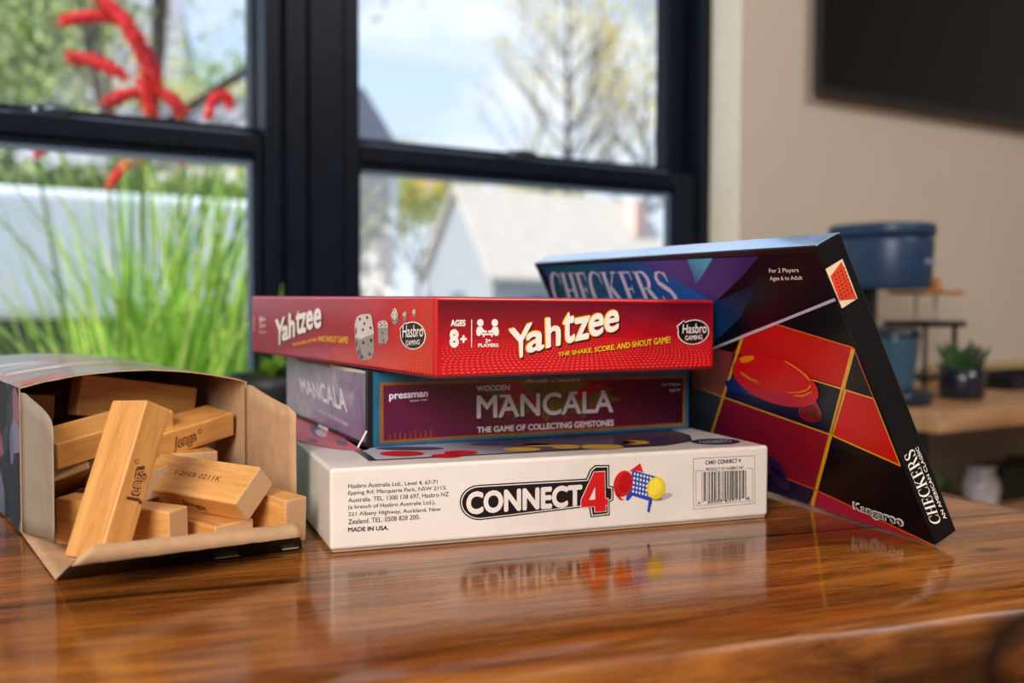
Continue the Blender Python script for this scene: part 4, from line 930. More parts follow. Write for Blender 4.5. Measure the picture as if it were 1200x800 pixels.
for s_ in (.005, -.05):
    m = MB(); m.tube([rk + WD * s_ + ZV * (zz(376) - CT), rk + WD * s_ + ZV * (zz(342) - CT)], .0022, 8); m.build('post', flat('pale_steel', (150, 150, 162), .3, .02, metal=.6), rack, smooth=True)
pm = rk + WD * .006 + ZV * (zz(339) - CT + .0004)
m = MB(); m.lathe(pm, [(.011, 0), (.012, .004), (.007, .010), (.008, .016), (.006, .020), (.003, .023)], 16); o = m.build('turned_ornament', flat('warm_wood', (176, 108, 54), .45), smooth=True, M=Matrix.Translation(pm)); tagit(o, 'tiny turned wooden ornament on top of the black rack', 'ornament')
# succulent in a dark pot
pp = tz(1127, 467, CT); pp.z = CT + .0004
pot = empty('potted_succulent', Matrix.Translation(pp), 'small green succulent in a dark navy pot on the bench', 'plant')
m = MB(); m.lathe(pp, [(.030, 0), (.035, .003), (.037, .03), (.0375, .052), (.033, .052), (.032, .046), (.001, .046)], 28); m.build('pot', flat('pot_glaze', (22, 28, 46), .25, .05, coat=.3), pot, smooth=True)
m = MB(); rs = random.Random(11)
for i in range(44):
    a_ = rs.uniform(0, 6.283); el_ = rs.uniform(.15, 1.45); ln = rs.uniform(.030, .050); d_ = V((math.cos(a_) * math.cos(el_), math.sin(a_) * math.cos(el_), math.sin(el_)))
    b_ = pp + ZV * .047 + V((math.cos(a_), math.sin(a_), 0)) * .008
    m.tube([b_, b_ + d_ * ln * .4, b_ + d_ * ln * .75 + ZV * .003, b_ + d_ * ln + ZV * .006], [.004, .0068, .005, .0006], 6, m=1 if rs.random() < .25 else 0)
m.build('leaves', [flat('succulent_green', (44, 80, 38), .45, .12), flat('succulent_plum', (92, 62, 72), .45, .1)], pot, smooth=True)
# black tray and cutting board at the right end
q0 = wp(1157, 455, .22)[0]
m = MB(); s0, s1 = q0, q0 + .34
m.add(wbox(s0, s1, .13, .27, CT + .0004, CT + .006)); m.add(wbox(s0, s1, .265, .27, CT + .006, CT + .026)); m.add(wbox(s0, s1, .13, .135, CT + .006, CT + .026)); m.add(wbox(s0, s0 + .005, .135, .265, CT + .006, CT + .026)); m.add(wbox(s1 - .005, s1, .135, .265, CT + .006, CT + .026))
o = m.build('serving_tray', LEGM, M=Matrix.Translation(wpt(s0, .2, CT))); tagit(o, 'low black tray on the bench right of the succulent', 'tray')
m = MB(); m.add(wbox(s0 - .01, s1, OW + .004, .118, CT + .0004, CT + .038)); o = m.build('bread_box', flat('pale_wicker', (176, 148, 112), .7, .15, nscale=200), M=Matrix.Translation(wpt(s0, .1, CT)), bevel=.004); tagit(o, 'low tan wooden case against the wall behind the black tray', 'case')
# things on the lower shelf
SH = -.25
def shelf_at(x, off): return wp(x, 540, off)[0]
sx = shelf_at(1187, .16); yy2 = wpt(sx, .2, 0).y
m = MB(); m.add(wbox(sx, sx + .16, .16, .30, SH + .0004, .1276 - (532 - 353) / 1198 * yy2)); o = m.build('storage_carton', flat('leaf_green_card', (120, 156, 50), .5, .1), M=Matrix.Translation(wpt(sx, .2, SH)), bevel=.003); tagit(o, 'bright green carton on the lower shelf under the bench', 'carton')
sx2 = shelf_at(1176, .16)
m = MB(); m.add(wbox(sx2, sx - .004, .16, .24, SH + .0004, .1276 - (534 - 353) / 1198 * yy2)); o = m.build('storage_carton', flat('dark_brown_card', (84, 32, 32), .5, .1), M=Matrix.Translation(wpt(sx2, .2, SH)), bevel=.003); tagit(o, 'narrow dark brown carton left of the green carton under the bench', 'carton')
sx3 = shelf_at(1150, .24) - .035
rs = random.Random(4); vs_, fs_ = boxvf(wpt(sx3, .18, SH + .0004), WD * .062, WN * .12, ZV * .125)
m = MB(); c_ = wpt(sx3 + .035, .24, SH + .0004)
m.lathe(c_, [(.024, 0), (.032, .008), (.034, .04), (.030, .056), (.020, .068), (.026, .078)], 14)
for i, q in enumerate(m.v): q += V((rs.uniform(-1, 1), rs.uniform(-1, 1), 0)) * .004
o = m.build('crumpled_bag', flat('pale_bag', (176, 172, 178), .5, .1, coat=.2), M=Matrix.Translation(c_), smooth=True); tagit(o, 'crumpled pale grey bag on the lower shelf under the bench', 'bag')
m = MB(); sx5 = shelf_at(1160, .2); m.add(wbox(sx5, sx2 - .006, .17, .23, SH + .0004, SH + .068)); o = m.build('storage_tin', LEGM, M=Matrix.Translation(wpt(sx5, .2, SH)), bevel=.004); tagit(o, 'black tin between the pale bag and the brown carton under the bench', 'tin')
pq = wpt(shelf_at(1098, .20), .20, SH + .0004); rs = random.Random(8)
pl = empty('potted_plant', Matrix.Translation(pq), 'soft green plant on the lower shelf under the bench', 'plant')
m = MB(); m.lathe(pq, [(.024, 0), (.028, .03), (.025, .03), (.001, .027)], 20); m.build('pot', flat('grey_pot', (120, 118, 120), .5), pl, smooth=True)
m = MB()
for i in range(60):
    a_ = rs.uniform(0, 6.283); el_ = rs.uniform(.2, 1.4); ln = rs.uniform(.035, .06); d_ = V((math.cos(a_) * math.cos(el_), math.sin(a_) * math.cos(el_), math.sin(el_))); b_ = pq + ZV * .027
    s_ = d_.cross(ZV).normalized() * .008; m.add(([b_, b_ + d_ * ln * .6 + s_, b_ + d_ * ln, b_ + d_ * ln * .6 - s_], [(0, 1, 2, 3)]))
m.build('foliage', flat('soft_green', (112, 130, 78), .6, .15), pl)

# ------------------------------------------------------------ plant on the window sill
sp0 = wp(318, 470, OW + .03); spc = wpt(sp0[0], OW + .035, ZB + .0006)
plx = empty('sill_plant', Matrix.Translation(spc), 'leafy green plant in a black pot on the sill behind the stack', 'plant')
m = MB(); m.lathe(spc, [(.040, 0), (.046, .004), (.053, .15), (.055, .165), (.049, .165), (.047, .15), (.001, .148)], 28); m.build('pot', flat('matt_black_pot', (20, 22, 26), .5, .05), plx, smooth=True)
m = MB(); rs = random.Random(21)
def leaf(m, b, d, L_, w_, mi=0, droop=.3):
    s_ = d.cross(ZV); s_ = s_.normalized() if s_.length > .01 else V((1, 0, 0)); vs_ = []
    for k in range(6):
        q = k / 5; c_ = b + d * (L_ * q) - ZV * (droop * L_ * q * q); ww = w_ * math.sin(math.pi * (q * .9 + .07)) ** .8
        vs_ += [c_ - s_ * ww, c_ + s_ * ww]
    m.add((vs_, [(2 * k, 2 * k + 1, 2 * k + 3, 2 * k + 2) for k in range(5)]), mi)
for i in range(46):
    a_ = rs.uniform(0, 6.283); el_ = rs.uniform(.0, 1.2); d_ = V((math.cos(a_) * math.cos(el_), math.sin(a_) * math.cos(el_), math.sin(el_)))
    leaf(m, spc + ZV * .15, d_, rs.uniform(.035, .065), rs.uniform(.006, .011), rs.choice((0, 0, 1)))
leaf(m, spc + ZV * .15, V((.12, -.1, .98)), .13, .004, 1, .0)
leaf(m, spc + ZV * .15, V((-.05, -.3, .8)), .06, .012, 1, .2)
def leafm(name, c, tr=.35, rough=.5):
    t = NT(name); v = t.coord(); n1 = t.noise(v, 9, 3); cA = lin(c); cB = tuple(min(1, x * 1.35) for x in cA[:3]) + (1,); cD = tuple(x * .65 for x in cA[:3]) + (1,)
    cc_ = t.ramp(n1, [(.3, cD), (.5, cA), (.7, cB)]); t.base(cc_); t.set(rough=rough)
    tl_ = t.n('ShaderNodeBsdfTranslucent'); t.l(cc_, tl_.inputs[0]); mx_ = t.n('ShaderNodeMixShader'); mx_.inputs[0].default_value = tr
    t.l(t.b.outputs[0], mx_.inputs[1]); t.l(tl_.outputs[0], mx_.inputs[2]); t.l(mx_.outputs[0], t.out.inputs[0]); return t.m
m.build('leaves', [leafm('sill_leaf_dark', (54, 92, 34)), leafm('sill_leaf_light', (132, 176, 52))], plx)

# ------------------------------------------------------------ outside
GZ = -1.25
def mark(o, *a, **k): return tagit(o, *a, **k)
t = NT('outside_ground'); v = t.coord(); t.base(t.ramp(t.noise(v, .6, 5), [(.35, lin((120, 122, 104))), (.6, lin((168, 166, 156)))])); t.set(rough=.9); M_GROUND = t.m
m = MB(); m.box(V((-70, 0, GZ - .1)), V((140, 0, 0)), V((0, 110, 0)), ZV * .1)
# ground begins beyond the window wall
gvs = [wpt(-45, -.12, GZ), wpt(45, -.12, GZ), wpt(45, -80, GZ), wpt(-45, -80, GZ)]
o = mesh('ground', gvs + [q - ZV * .2 for q in gvs], [(0, 3, 2, 1)[::-1], (4, 5, 6, 7)[::-1], (0, 1, 5, 4), (1, 2, 6, 5), (2, 3, 7, 6), (3, 0, 4, 7)], M_GROUND); mark(o, kind='structure')
# tall grass plant in a planter just outside the left window
gc = at(212, 500, 2.0); gc.z = -.42
gp = empty('grass_plant_outside', Matrix.Translation(V((gc.x, gc.y, GZ))), 'tall bright green grass with long arching blades outside the left window', 'plant')
m = MB(); m.lathe(V((gc.x, gc.y, GZ + .001)), [(.14, 0), (.16, .02), (.20, .78), (.21, .83), (.185, .83), (.18, .78), (.001, .78)], 28); m.build('planter', flat('outdoor_planter', (60, 62, 66), .6), gp, smooth=True)
rs = random.Random(5); m = MB(); zb_ = GZ + .78
def blade(m, b, az, lean, L_, w_, curve, mi):
    hz = V((math.cos(az), math.sin(az), 0)); sd = V((-hz.y, hz.x, 0)); sd = (sd + V((1, 0, 0)) * .6).normalized(); vs_ = []
    K = 9
    for k in range(K + 1):
        q = k / K; an = lean + curve * q * q
        c_ = b + hz * (L_ * q * math.sin(an)) + ZV * (L_ * q * math.cos(an)); ww = w_ * (1 - q) ** .6 * .5 + .0003
        vs_ += [c_ - sd * ww, c_ + sd * ww]
    m.add((vs_, [(2 * k, 2 * k + 1, 2 * k + 3, 2 * k + 2) for k in range(K)]), mi)
for i in range(560):
    az = rs.uniform(0, 6.283); r_ = .17 * math.sqrt(rs.random()); b = V((gc.x + r_ * math.cos(az), gc.y + r_ * math.sin(az), zb_))
    dirx = rs.gauss(0, 1); az2 = 0 if dirx > 0 else math.pi; az2 += rs.uniform(-1.1, 1.1)
    lean = min(.55, abs(rs.gauss(0, .20))) * (1.15 if dirx < 0 else .75)
    blade(m, b, az2, lean, rs.uniform(.45, .98) * (1 if lean < .5 else .9), rs.uniform(.007, .015), rs.uniform(-.05, .35), rs.choice((0, 0, 1, 1, 2)))
for i in range(26):    # long arching blades to the left
    b = V((gc.x - .05 + rs.uniform(-.06, .06), gc.y + rs.uniform(-.08, .05), zb_)); blade(m, b, math.pi + rs.uniform(-.35, .25), rs.uniform(.35, .72), rs.uniform(.65, 1.0), rs.uniform(.007, .011), rs.uniform(.0, .25), rs.choice((0, 1)))
m.build('blades', [leafm('grass_green', (150, 196, 70), .5), leafm('grass_lime', (204, 226, 112), .5), leafm('grass_deep', (104, 156, 60), .45)], gp)
# red plumed flower behind the rail
fc_ = at(178, 300, 2.25)
fp = empty('red_plume_plant_outside', Matrix.Translation(V((fc_.x, fc_.y, GZ))), 'plant with drooping fuzzy red flower plumes outside the upper left pane', 'plant')
REDF = leafm('plume_red', (204, 22, 40), .25, .7); ORGF = leafm('plume_orange', (236, 110, 34), .25, .7); STEM = leafm('plume_stem', (120, 140, 50), .2)
def plume(px, r0, name='plume', mi=0):
    m = MB(); P = [at(x, y, Y) for x, y, Y in px]; Q = []
    for i in range(len(P) - 1):
        for k in range(6): Q.append(lerp(P[i], P[i + 1], k / 6))
    Q.append(P[-1]); n_k = len(Q)
    r0 = r0 * .85; rad = [r0 * (.55 + .45 * math.sin(math.pi * min(1, (k + 3) / (n_k + 3)))) * rs.uniform(.85, 1.12) for k in range(n_k)]; rad[-1] *= .5; rad[0] *= .6
    m.tube(Q, rad, 10)
    for k in range(n_k * 16):
        c_ = rs.choice(Q); d_ = V((rs.gauss(0, 1), rs.gauss(0, 1), rs.gauss(0, 1))).normalized(); b = c_ + d_ * r0 * .7; s_ = d_.orthogonal().normalized() * r0 * .22
        m.add(([b - s_, b + s_, b + d_ * r0 * .85], [(0, 1, 2)]), 1 if rs.random() < .22 else 0)
    m.build(name, [REDF, ORGF] if mi == 0 else [ORGF, REDF], fp, smooth=True)
Y_ = 2.25
plume([(112, -6, Y_), (130, 8, Y_), (148, 28, Y_), (160, 50, Y_), (168, 72, Y_)], 0.0175)
plume([(148, 26, Y_ + .02), (160, 46, Y_), (172, 66, Y_), (180, 90, Y_), (180, 108, Y_)], 0.0203)
plume([(72, 26, Y_), (90, 21, Y_), (112, 18, Y_), (132, 22, Y_)], 0.0149)
plume([(82, 67, Y_), (106, 70, Y_), (126, 78, Y_), (148, 90, Y_)], 0.0162)
plume([(124, 122, Y_), (142, 113, Y_), (162, 108, Y_)], 0.0162)
plume([(168, 90, Y_), (174, 110, Y_), (176, 134, Y_)], 0.0203)
plume([(188, 108, Y_), (204, 118, Y_), (216, 134, Y_)], 0.0162)
plume([(244, 138, Y_), (248, 120, Y_), (258, 110, Y_), (268, 114, Y_), (270, 126, Y_)], 0.0121)
plume([(42, 182, Y_), (54, 174, Y_), (66, 160, Y_)], 0.0108)
plume([(128, 218, Y_), (140, 202, Y_), (152, 190, Y_)], 0.0121)
plume([(167, 184, Y_), (167, 170, Y_)], 0.0135, mi=1); plume([(213, 190, Y_), (213, 176, Y_)], 0.0121, mi=1); plume([(285, 194, Y_), (286, 180, Y_)], 0.0108, mi=1)
base_ = V((fc_.x, fc_.y, GZ)); m = MB()
for (x, y) in ((176, 134), (132, 110), (216, 134), (244, 138), (42, 182), (128, 218), (167, 184), (213, 190), (285, 194), (162, 108)):
    e_ = at(x, y, Y_); m.tube([base_ + V((rs.uniform(-.03, .03), rs.uniform(-.03, .03), 0)), lerp(base_, e_, .5) + V((0, 0, .05)), e_], [.006, .005, .003], 6)
m.build('stems', STEM, fp, smooth=True)

# white box truck parked across the left window
WHT = flat('truck_white', (226, 230, 234), .35, .02); RUB = flat('tyre_rubber', (24, 28, 36), .7, .05); DKB = flat('underframe', (30, 40, 54), .5, .05)
pR = at(322, 236, 5.6); zt_ = pR.z; TX = V((.8, .6, 0)).normalized(); TY_ = V((-TX.y, TX.x, 0)); zb_ = .1276 - (376 - 353) / 1198 * 4.9
tr0 = V((pR.x, pR.y, 0)); Lt = 5.5
tk = empty('box_truck', Matrix.Translation(V((tr0.x, tr0.y, GZ)) - TX * Lt), 'white box truck parked outside beyond the grass', 'truck')
m = MB(); m.box(tr0 - TX * Lt + ZV * zb_, TX * Lt, TY_ * 2.2, ZV * (zt_ - zb_)); m.build('cargo_box', WHT, tk, bevel=.06, seg=4)
m = MB(); m.box(tr0 - TX * Lt + TY_ * .3 + ZV * (zb_ - .25), TX * (Lt - .1), TY_ * 1.6, ZV * .24); m.build('underframe', DKB, tk)
for s_, r_ in ((Lt - .9, .46), (1.2, .46)):
    for yy_ in (.02, 1.9):
        m = MB(); c_ = tr0 - TX * s_ + TY_ * yy_ + ZV * (GZ + r_)
        m.lathe(c_, [(r_ * .55, -.0), (r_ * .9, 0), (r_, .05), (r_, .2), (r_ * .9, .25), (r_ * .5, .25)], 28, ax=TY_, m=0); m.lathe(c_ - TY_ * .005, [(.05, 0), (r_ * .5, 0), (r_ * .55, .02)], 20, ax=TY_, m=1)
        m.build('wheel', [RUB, flat('hub_grey', (120, 124, 130), .4, metal=.5)], tk, smooth=True)
cab = tr0 - TX * (Lt + 1.7)
m = MB(); m.box(cab + TY_ * .1 + ZV * (GZ + .5), TX * 1.65, TY_ * 2.0, ZV * 1.5); m.build('cab', WHT, tk, bevel=.12, seg=4)
m = MB(); m.box(cab + TY_ * .085 + TX * .5 + ZV * (GZ + 1.25), TX * .7, TY_ * .01, ZV * .55); m.build('cab_window', flat('dark_glass', (26, 38, 52), .1, .02), tk)

# trees
BARK = flat('bark', (74, 66, 62), .85, .15, nscale=8); BARK2 = flat('pale_bark', (104, 92, 92), .85, .12, nscale=8)
def tree(label, base, h, seed, leafmats, nleaf, leafsize, spread=.5, r0=.12, first=.35, bark=BARK, clump=.5, name='tree', depthlv=5, leader=False, lift=.55):
    rs = random.Random(seed); r = empty(name, Matrix.Translation(base), label, 'tree'); m = MB(); tips = []
    def grow(p, d, L_, rad, lv):
        n = 4; pts = [p]; rr = [rad]
        for k in range(n):
            d = (d + V((rs.gauss(0, .09), rs.gauss(0, .09), rs.gauss(.03, .05)))).normalized(); pts.append(pts[-1] + d * L_ / n); rr.append(rad * (1 - .4 * (k + 1) / n))
        m.tube(pts, rr, 6 if lv else 10, cap=False)
        if lv >= 2: tips.extend(pts[2:])
        if lv >= depthlv: return
        for k in range(rs.choice((2, 3)) if lv else 5):
            s_ = pts[rs.randint(2, 4)] if lv else pts[-1 - (k % 2)]
            q = V((rs.gauss(0, spread), rs.gauss(0, spread), rs.uniform(.15, .6))); nd_ = (d * lift + q).normalized()
            grow(s_, nd_, L_ * rs.uniform(.6, .8), rr[-1] * .72, lv + 1)
    if leader:      # one main stem with side branches all the way up
        pts = [base + V((.02 * h * mnoise.noise(V((k * .4, seed, 0))), .02 * h * mnoise.noise(V((k * .4, 0, seed))), h * k / 14)) for k in range(15)]; rr = [r0 * (1 - .88 * k / 14) for k in range(15)]; m.tube(pts, rr, 10, cap=False)
        for k in range(5, 15):
            for b_ in range(4 if k < 13 else 5):
                az = rs.uniform(0, 6.283); q = k / 14; up_ = .55 + .5 * q
                grow(pts[k], V((math.cos(az), math.sin(az) * .6, up_)).normalized(), h * .21 * (1.15 - .6 * q), rr[k] * .42, 2)
    else: grow(base, V((0, 0, 1)), h * first, r0, 0)
    m.build('trunk', bark, r, smooth=True)
    lf = MB(); vs_ = []; fs_ = []; fm_ = []
    for k in range(nleaf):
        c_ = rs.choice(tips) + V((rs.gauss(0, clump), rs.gauss(0, clump), rs.gauss(0, clump * .8)))
        a_ = V((rs.gauss(0, 1), rs.gauss(0, 1), rs.gauss(0, 1))).normalized(); b_ = a_.orthogonal().normalized(); s_ = leafsize * rs.uniform(.6, 1.3)
        i = len(vs_); vs_ += [c_ - a_ * s_, c_ + b_ * s_ * .5, c_ + a_ * s_, c_ - b_ * s_ * .5]; fs_.append((i, i + 1, i + 2, i + 3)); fm_.append(int(4 * mnoise.noise(c_ * .6) + rs.random() * 1.2 + 1) % len(leafmats))
    lf = mesh('foliage', vs_, fs_, leafmats, r, fm=fm_); return r
LG = leafm('leaf_green', (140, 164, 84), .5); LY_ = leafm('leaf_yellow', (236, 208, 100), .5); LD = leafm('leaf_deep', (104, 126, 90), .45); LP = leafm('leaf_pale', (204, 212, 156), .5)
def gpt(x, Y): p = at(x, 353, Y); p.z = GZ + .002; return p
tree('leafy tree with a dark slender trunk outside the upper left pane', gpt(107, 12), 7.0, 3, [LG, LD, LP], 15000, .075, .5, .16, .5, clump=.5)
tree('pale yellow green tree behind the truck at the left edge', gpt(-30, 21), 9.5, 4, [LP, LG, LD], 15000, .08, .7, .14, .35, clump=.8)
tree('bushy green tree beyond the grass right of the red plumes', gpt(215, 19), 6.6, 10, [LG, LP, LY_], 14000, .07, .6, .14, .32, clump=.7)
tree('open tree with dark branches and yellow leaf tufts in the upper right window', gpt(664, 46), 15.5, 12, [LY_, LY_, LP], 1500, .15, .5, .27, .47, bark=BARK, clump=.35, depthlv=5, leader=True, lift=.8)
tree('thin tree with sparse yellow leaves near the right edge of the window', gpt(757, 58), 17.5, 15, [LY_, LP, LY_], 1200, .17, .5, .25, .45, bark=BARK, clump=.4, depthlv=5, leader=True, lift=.8)
tree('low yellow green tree beside the neighbouring house in the right window', gpt(488, 46), 9.6, 21, [LY_, LG, LP], 5000, .13, .5, .12, .34, clump=.4)
tree('distant hazy tree behind the gabled roof', gpt(600, 52), 10, 23, [LP, LY_, LG], 6000, .16, .7, .2, .3, clump=.6)
# hedge behind the truck
# neighbouring houses
t = NT('cream_roof'); v = t.coord(scale=(1, 1, 6)); t.base(t.ramp(t.noise(v, 1.5, 4), [(.3, lin((196, 184, 170))), (.7, lin((214, 203, 190)))])); t.set(rough=.8); M_ROOF = t.m
SID = flat('grey_siding', (150, 154, 160), .7, .04); ROOFG = flat('grey_shingle', (150, 148, 160), .85, .08); WTR = flat('white_trim', (226, 226, 228), .6, .02); WIN = flat('house_window', (90, 104, 116), .2, .04)
P1 = at(537, 222, 34); P2 = at(748, 241, 39.5); P2.z = P1.z; rd = (P2 - P1).normalized(); gd = V((rd.y, -rd.x, 0))
hw = 1.85; ez = at(577, 321, 32.6).z
hs = empty('house', Matrix.Translation(V((P1.x, P1.y, GZ))), 'house with a steep cream roof and grey gable in the lower right window', 'house')
Lr = (P2 - P1).length
c1, c2_ = P1 + gd * hw, P1 - gd * hw
def zp(p, z): return V((p.x, p.y, z))
m = MB(); A = [zp(c1, GZ), zp(c2_, GZ), zp(c2_, ez), P1.copy(), zp(c1, ez)]; Bk = [q + rd * Lr for q in A]
k = 5; m.add((A + Bk, [(0, 1, 2, 3, 4), (9, 8, 7, 6, 5), (0, 5, 6, 1), (1, 6, 7, 2), (0, 4, 9, 5), (2, 7, 8, 3), (3, 8, 9, 4)])); m.build('walls', SID, hs)
m = MB(); ov = .25; nrm = .12
for sgn in (1, -1):
    ev = zp(P1 + gd * sgn * (hw + .18), ez - .22); a0_ = ev - rd * ov; b0_ = P1 + ZV * .05 - rd * ov
    up_ = ZV * .12
    m.box(a0_, rd * (Lr + 2 * ov), b0_ - a0_, up_)
m.build('roof', [M_ROOF], hs)
m = MB(); ch = P2 - rd * .9 + gd * .4; m.box(zp(ch, P1.z - 1.2) - rd * .3, rd * .6, gd * .6, ZV * 1.3); m.build('chimney', flat('pink_brick', (214, 178, 168), .8, .1), hs)
gw = P1 - rd * .02 + gd * -.3; m = MB(); m.box(zp(gw, -.5), gd * .7, -rd * .03, ZV * .9); m.build('window', WIN, hs)
m = MB(); m.box(zp(c1 + rd * 1.5, -.6), rd * 1.0, gd * .03, ZV * .9); m.box(zp(c1 + rd * 3.8, -.6), rd * 1.0, gd * .03, ZV * .9); m.build('window', WIN, hs)
# near neighbour: pale wall with grey roof at the left of the right window
nh = empty('house', Matrix.Translation(gpt(440, 13)), 'pale house corner with a sloping grey roof at the left edge of the right window', 'house')
q1 = at(467, 300, 13); wz = at(467, 178, 13).z; wdx = V((-.95, .3, 0)).normalized(); wdy = V((-.3, .95, 0)).normalized()
m = MB(); m.box(zp(q1, GZ), wdx * 6, wdy * 5, ZV * (wz - GZ)); m.build('walls', flat('pale_stucco', (196, 188, 186), .7, .03), nh)
rt_ = at(437, 102, 13.6).z
m = MB(); a0_ = zp(q1 + V((.05, -.1, 0)), wz); A = [a0_, a0_ + wdx * 6.2, a0_ + wdx * 5.5 + wdy * 1.2 + ZV * (rt_ - wz), a0_ + wdx * .42 + wdy * .6 + ZV * (rt_ - wz)]
a1_ = a0_ + wdy * 5.2; m.add((A + [a1_, a1_ + wdx * 6.2, a1_ + wdx * 5.5 - wdy * 1.2 + ZV * (rt_ - wz), a1_ + wdx * .42 - wdy * .6 + ZV * (rt_ - wz)], [(0, 1, 2, 3), (5, 4, 7, 6), (4, 0, 3, 7), (1, 5, 6, 2), (3, 2, 6, 7), (0, 4, 5, 1)])); m.build('roof', ROOFG, nh)
m = MB(); m.box(zp(q1, GZ) - V((0, .03, 0)), wdx * .12, wdy * .04, ZV * (wz - GZ)); m.build('corner_board', WTR, nh)
# grey house far behind the trees on the left
fh_ = at(20, 60, 26); h3 = empty('house', Matrix.Translation(V((fh_.x, fh_.y, GZ))), 'grey roofed house half hidden by trees in the upper left pane', 'house')
m = MB(); q = V((fh_.x - 6, fh_.y, GZ)); m.box(q, V((9.5, 2, 0)), V((-1, 5, 0)), ZV * 6.5); m.build('walls', SID, h3)
m = MB(); A = [q + V((-.3, -.3, 6.5)), q + V((9.8, 1.8, 6.5)), q + V((9, 3.5, 10)), q + V((-.5, 2.5, 10)), q + V((-1.3, 5.2, 6.5)), q + V((8.8, 7.2, 6.5))]; m.add((A, [(0, 1, 2, 3), (3, 2, 5, 4), (0, 3, 4), (1, 5, 2), (0, 4, 5, 1)])); m.build('roof', ROOFG, h3)
# clipped hedge behind the truck
rs = random.Random(31); hq = at(-60, 353, 9.5); hr = at(330, 353, 11.5); vs_, fs_, fm_ = [], [], []
hd = empty('hedge', Matrix.Translation(V((hq.x, hq.y, GZ))), 'dull green hedge running behind the white truck', 'hedge')
dv = V((hr.x - hq.x, hr.y - hq.y, 0)); pv = V((-dv.y, dv.x, 0)).normalized()
for k in range(16000):
    c_ = V((hq.x, hq.y, GZ)) + dv * rs.random() + pv * rs.uniform(0, 1.0) + ZV * (rs.random() ** .7 * (2.6 + .35 * mnoise.noise(V((k * .0, rs.random() * 3, 0)))))
    a_ = V((rs.gauss(0, 1), rs.gauss(0, 1), rs.gauss(0, 1))).normalized(); b_ = a_.orthogonal().normalized(); s_ = rs.uniform(.05, .1); i = len(vs_)
    vs_ += [c_ - a_ * s_, c_ + b_ * s_ * .6, c_ + a_ * s_, c_ - b_ * s_ * .6]; fs_.append((i, i + 1, i + 2, i + 3)); fm_.append(rs.choice((0, 1, 1, 2)))
mesh('foliage', vs_, fs_, [LG, LD, LP], hd, fm=fm_)
m = MB(); 
for k in range(9): b_ = V((hq.x, hq.y, GZ + .002)) + dv * (k + .5) / 9 + pv * .5; m.tube([b_, b_ + ZV * 1.8], [.04, .02], 6)
m.build('stems', BARK, hd)

# ------------------------------------------------------------ sky
w = bpy.data.worlds.new('World'); scene.world = w; w.use_nodes = True; nt = w.node_tree; nt.nodes.clear()
out = nt.nodes.new('ShaderNodeOutputWorld'); bg = nt.nodes.new('ShaderNodeBackground'); nt.links.new(bg.outputs[0], out.inputs[0])
tc = nt.nodes.new('ShaderNodeTexCoord'); sp_ = nt.nodes.new('ShaderNodeSeparateXYZ'); nt.links.new(tc.outputs['Generated'], sp_.inputs[0])
rp = nt.nodes.new('ShaderNodeValToRGB'); nt.links.new(sp_.outputs[2], rp.inputs[0]); e_ = rp.color_ramp.elements
e_[0].position = 0; e_[0].color = lin((232, 240, 250)); e_[1].position = .6; e_[1].color = lin((140, 184, 240)); q = e_.new(.18); q.color = lin((206, 226, 248))
mp = nt.nodes.new('ShaderNodeMapping'); mp.inputs['Scale'].default_value = (1, 1, 2.4); nt.links.new(tc.outputs['Generated'], mp.inputs[0])
nz = nt.nodes.new('ShaderNodeTexNoise'); nz.inputs['Scale'].default_value = 4.5; nz.inputs['Detail'].default_value = 6; nt.links.new(mp.outputs[0], nz.inputs['Vector'])
r2 = nt.nodes.new('ShaderNodeValToRGB'); nt.links.new(nz.outputs['Fac'], r2.inputs[0]); r2.color_ramp.elements[0].position = .48; r2.color_ramp.elements[1].position = .68; r2.color_ramp.elements[1].color = (.8, .8, .8, 1)
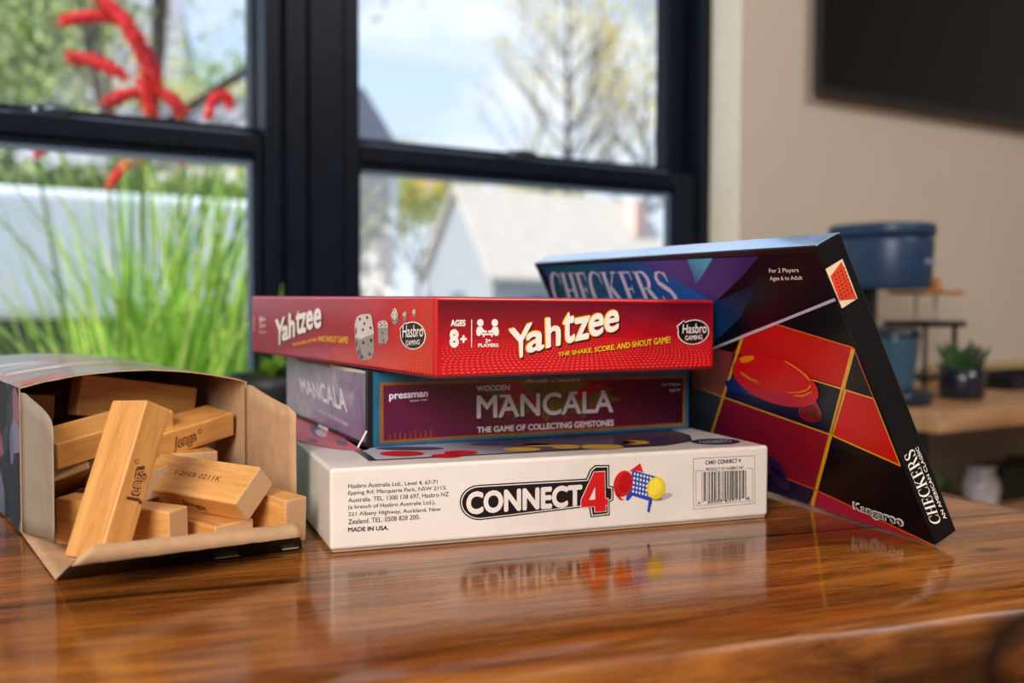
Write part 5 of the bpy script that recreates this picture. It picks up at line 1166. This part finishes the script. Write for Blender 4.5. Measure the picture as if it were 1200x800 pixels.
mx = nt.nodes.new('ShaderNodeMix'); mx.data_type = 'RGBA'; nt.links.new(r2.outputs[0], mx.inputs[0]); nt.links.new(rp.outputs[0], mx.inputs[6]); mx.inputs[7].default_value = (1, 1, 1, 1)
nt.links.new(mx.outputs[2], bg.inputs[0]); bg.inputs[1].default_value = 1.28

# ------------------------------------------------------------ lights
def light(name, typ, loc, target=None, energy=10, color=(1, 1, 1), **k):
    l = bpy.data.lights.new(name, typ); l.energy = energy; l.color = color
    for a_, v_ in k.items(): setattr(l, a_, v_)
    o = bpy.data.objects.new(name, l); col.objects.link(o); o.location = loc
    if target is not None: o.rotation_euler = (V(target) - V(loc)).to_track_quat('-Z', 'Y').to_euler()
    return o
light('sun', 'SUN', (0, 0, 20), V((0, 0, 20)) + V((.55, .50, -.67)), energy=8, color=(1, .95, .86), angle=.01)
light('room_lamp', 'AREA', (-.5, -1.25, .95), (0, .5, .05), energy=53, color=(1, .95, .9), shape='DISK', size=1.1)
light('side_fill_light', 'AREA', (1.75, .1, 1.65), (1.0, 1.2, .1), energy=26, color=(1, .94, .87), shape='DISK', size=.6)  # added fill light, brightens the right wall, bench and table end

# ------------------------------------------------------------ camera
cam = bpy.data.cameras.new('camera'); co = bpy.data.objects.new('camera', cam); col.objects.link(co)
cam.sensor_width = 36; cam.lens = F_PX / 1200 * 36; cam.clip_start = .02; cam.clip_end = 300
co.matrix_world = Matrix(((RT.x, UP.x, -FW.x, EYE.x), (RT.y, UP.y, -FW.y, EYE.y), (RT.z, UP.z, -FW.z, EYE.z), (0, 0, 0, 1)))
cam.dof.use_dof = True; cam.dof.focus_distance = .54; cam.dof.aperture_fstop = 5.6; cam.dof.aperture_blades = 9
scene.camera = co
# everything was laid out with the table top at height 0: lift it so the floor is at 0
for o in list(scene.objects):
    if o.parent is None: o.location.z += TZ
scene.view_settings.view_transform = 'Standard'; scene.view_settings.look = 'None'; scene.view_settings.gamma = 1; scene.view_settings.exposure = 0
scene.view_settings.use_curve_mapping = False
bpy.context.view_layer.update()
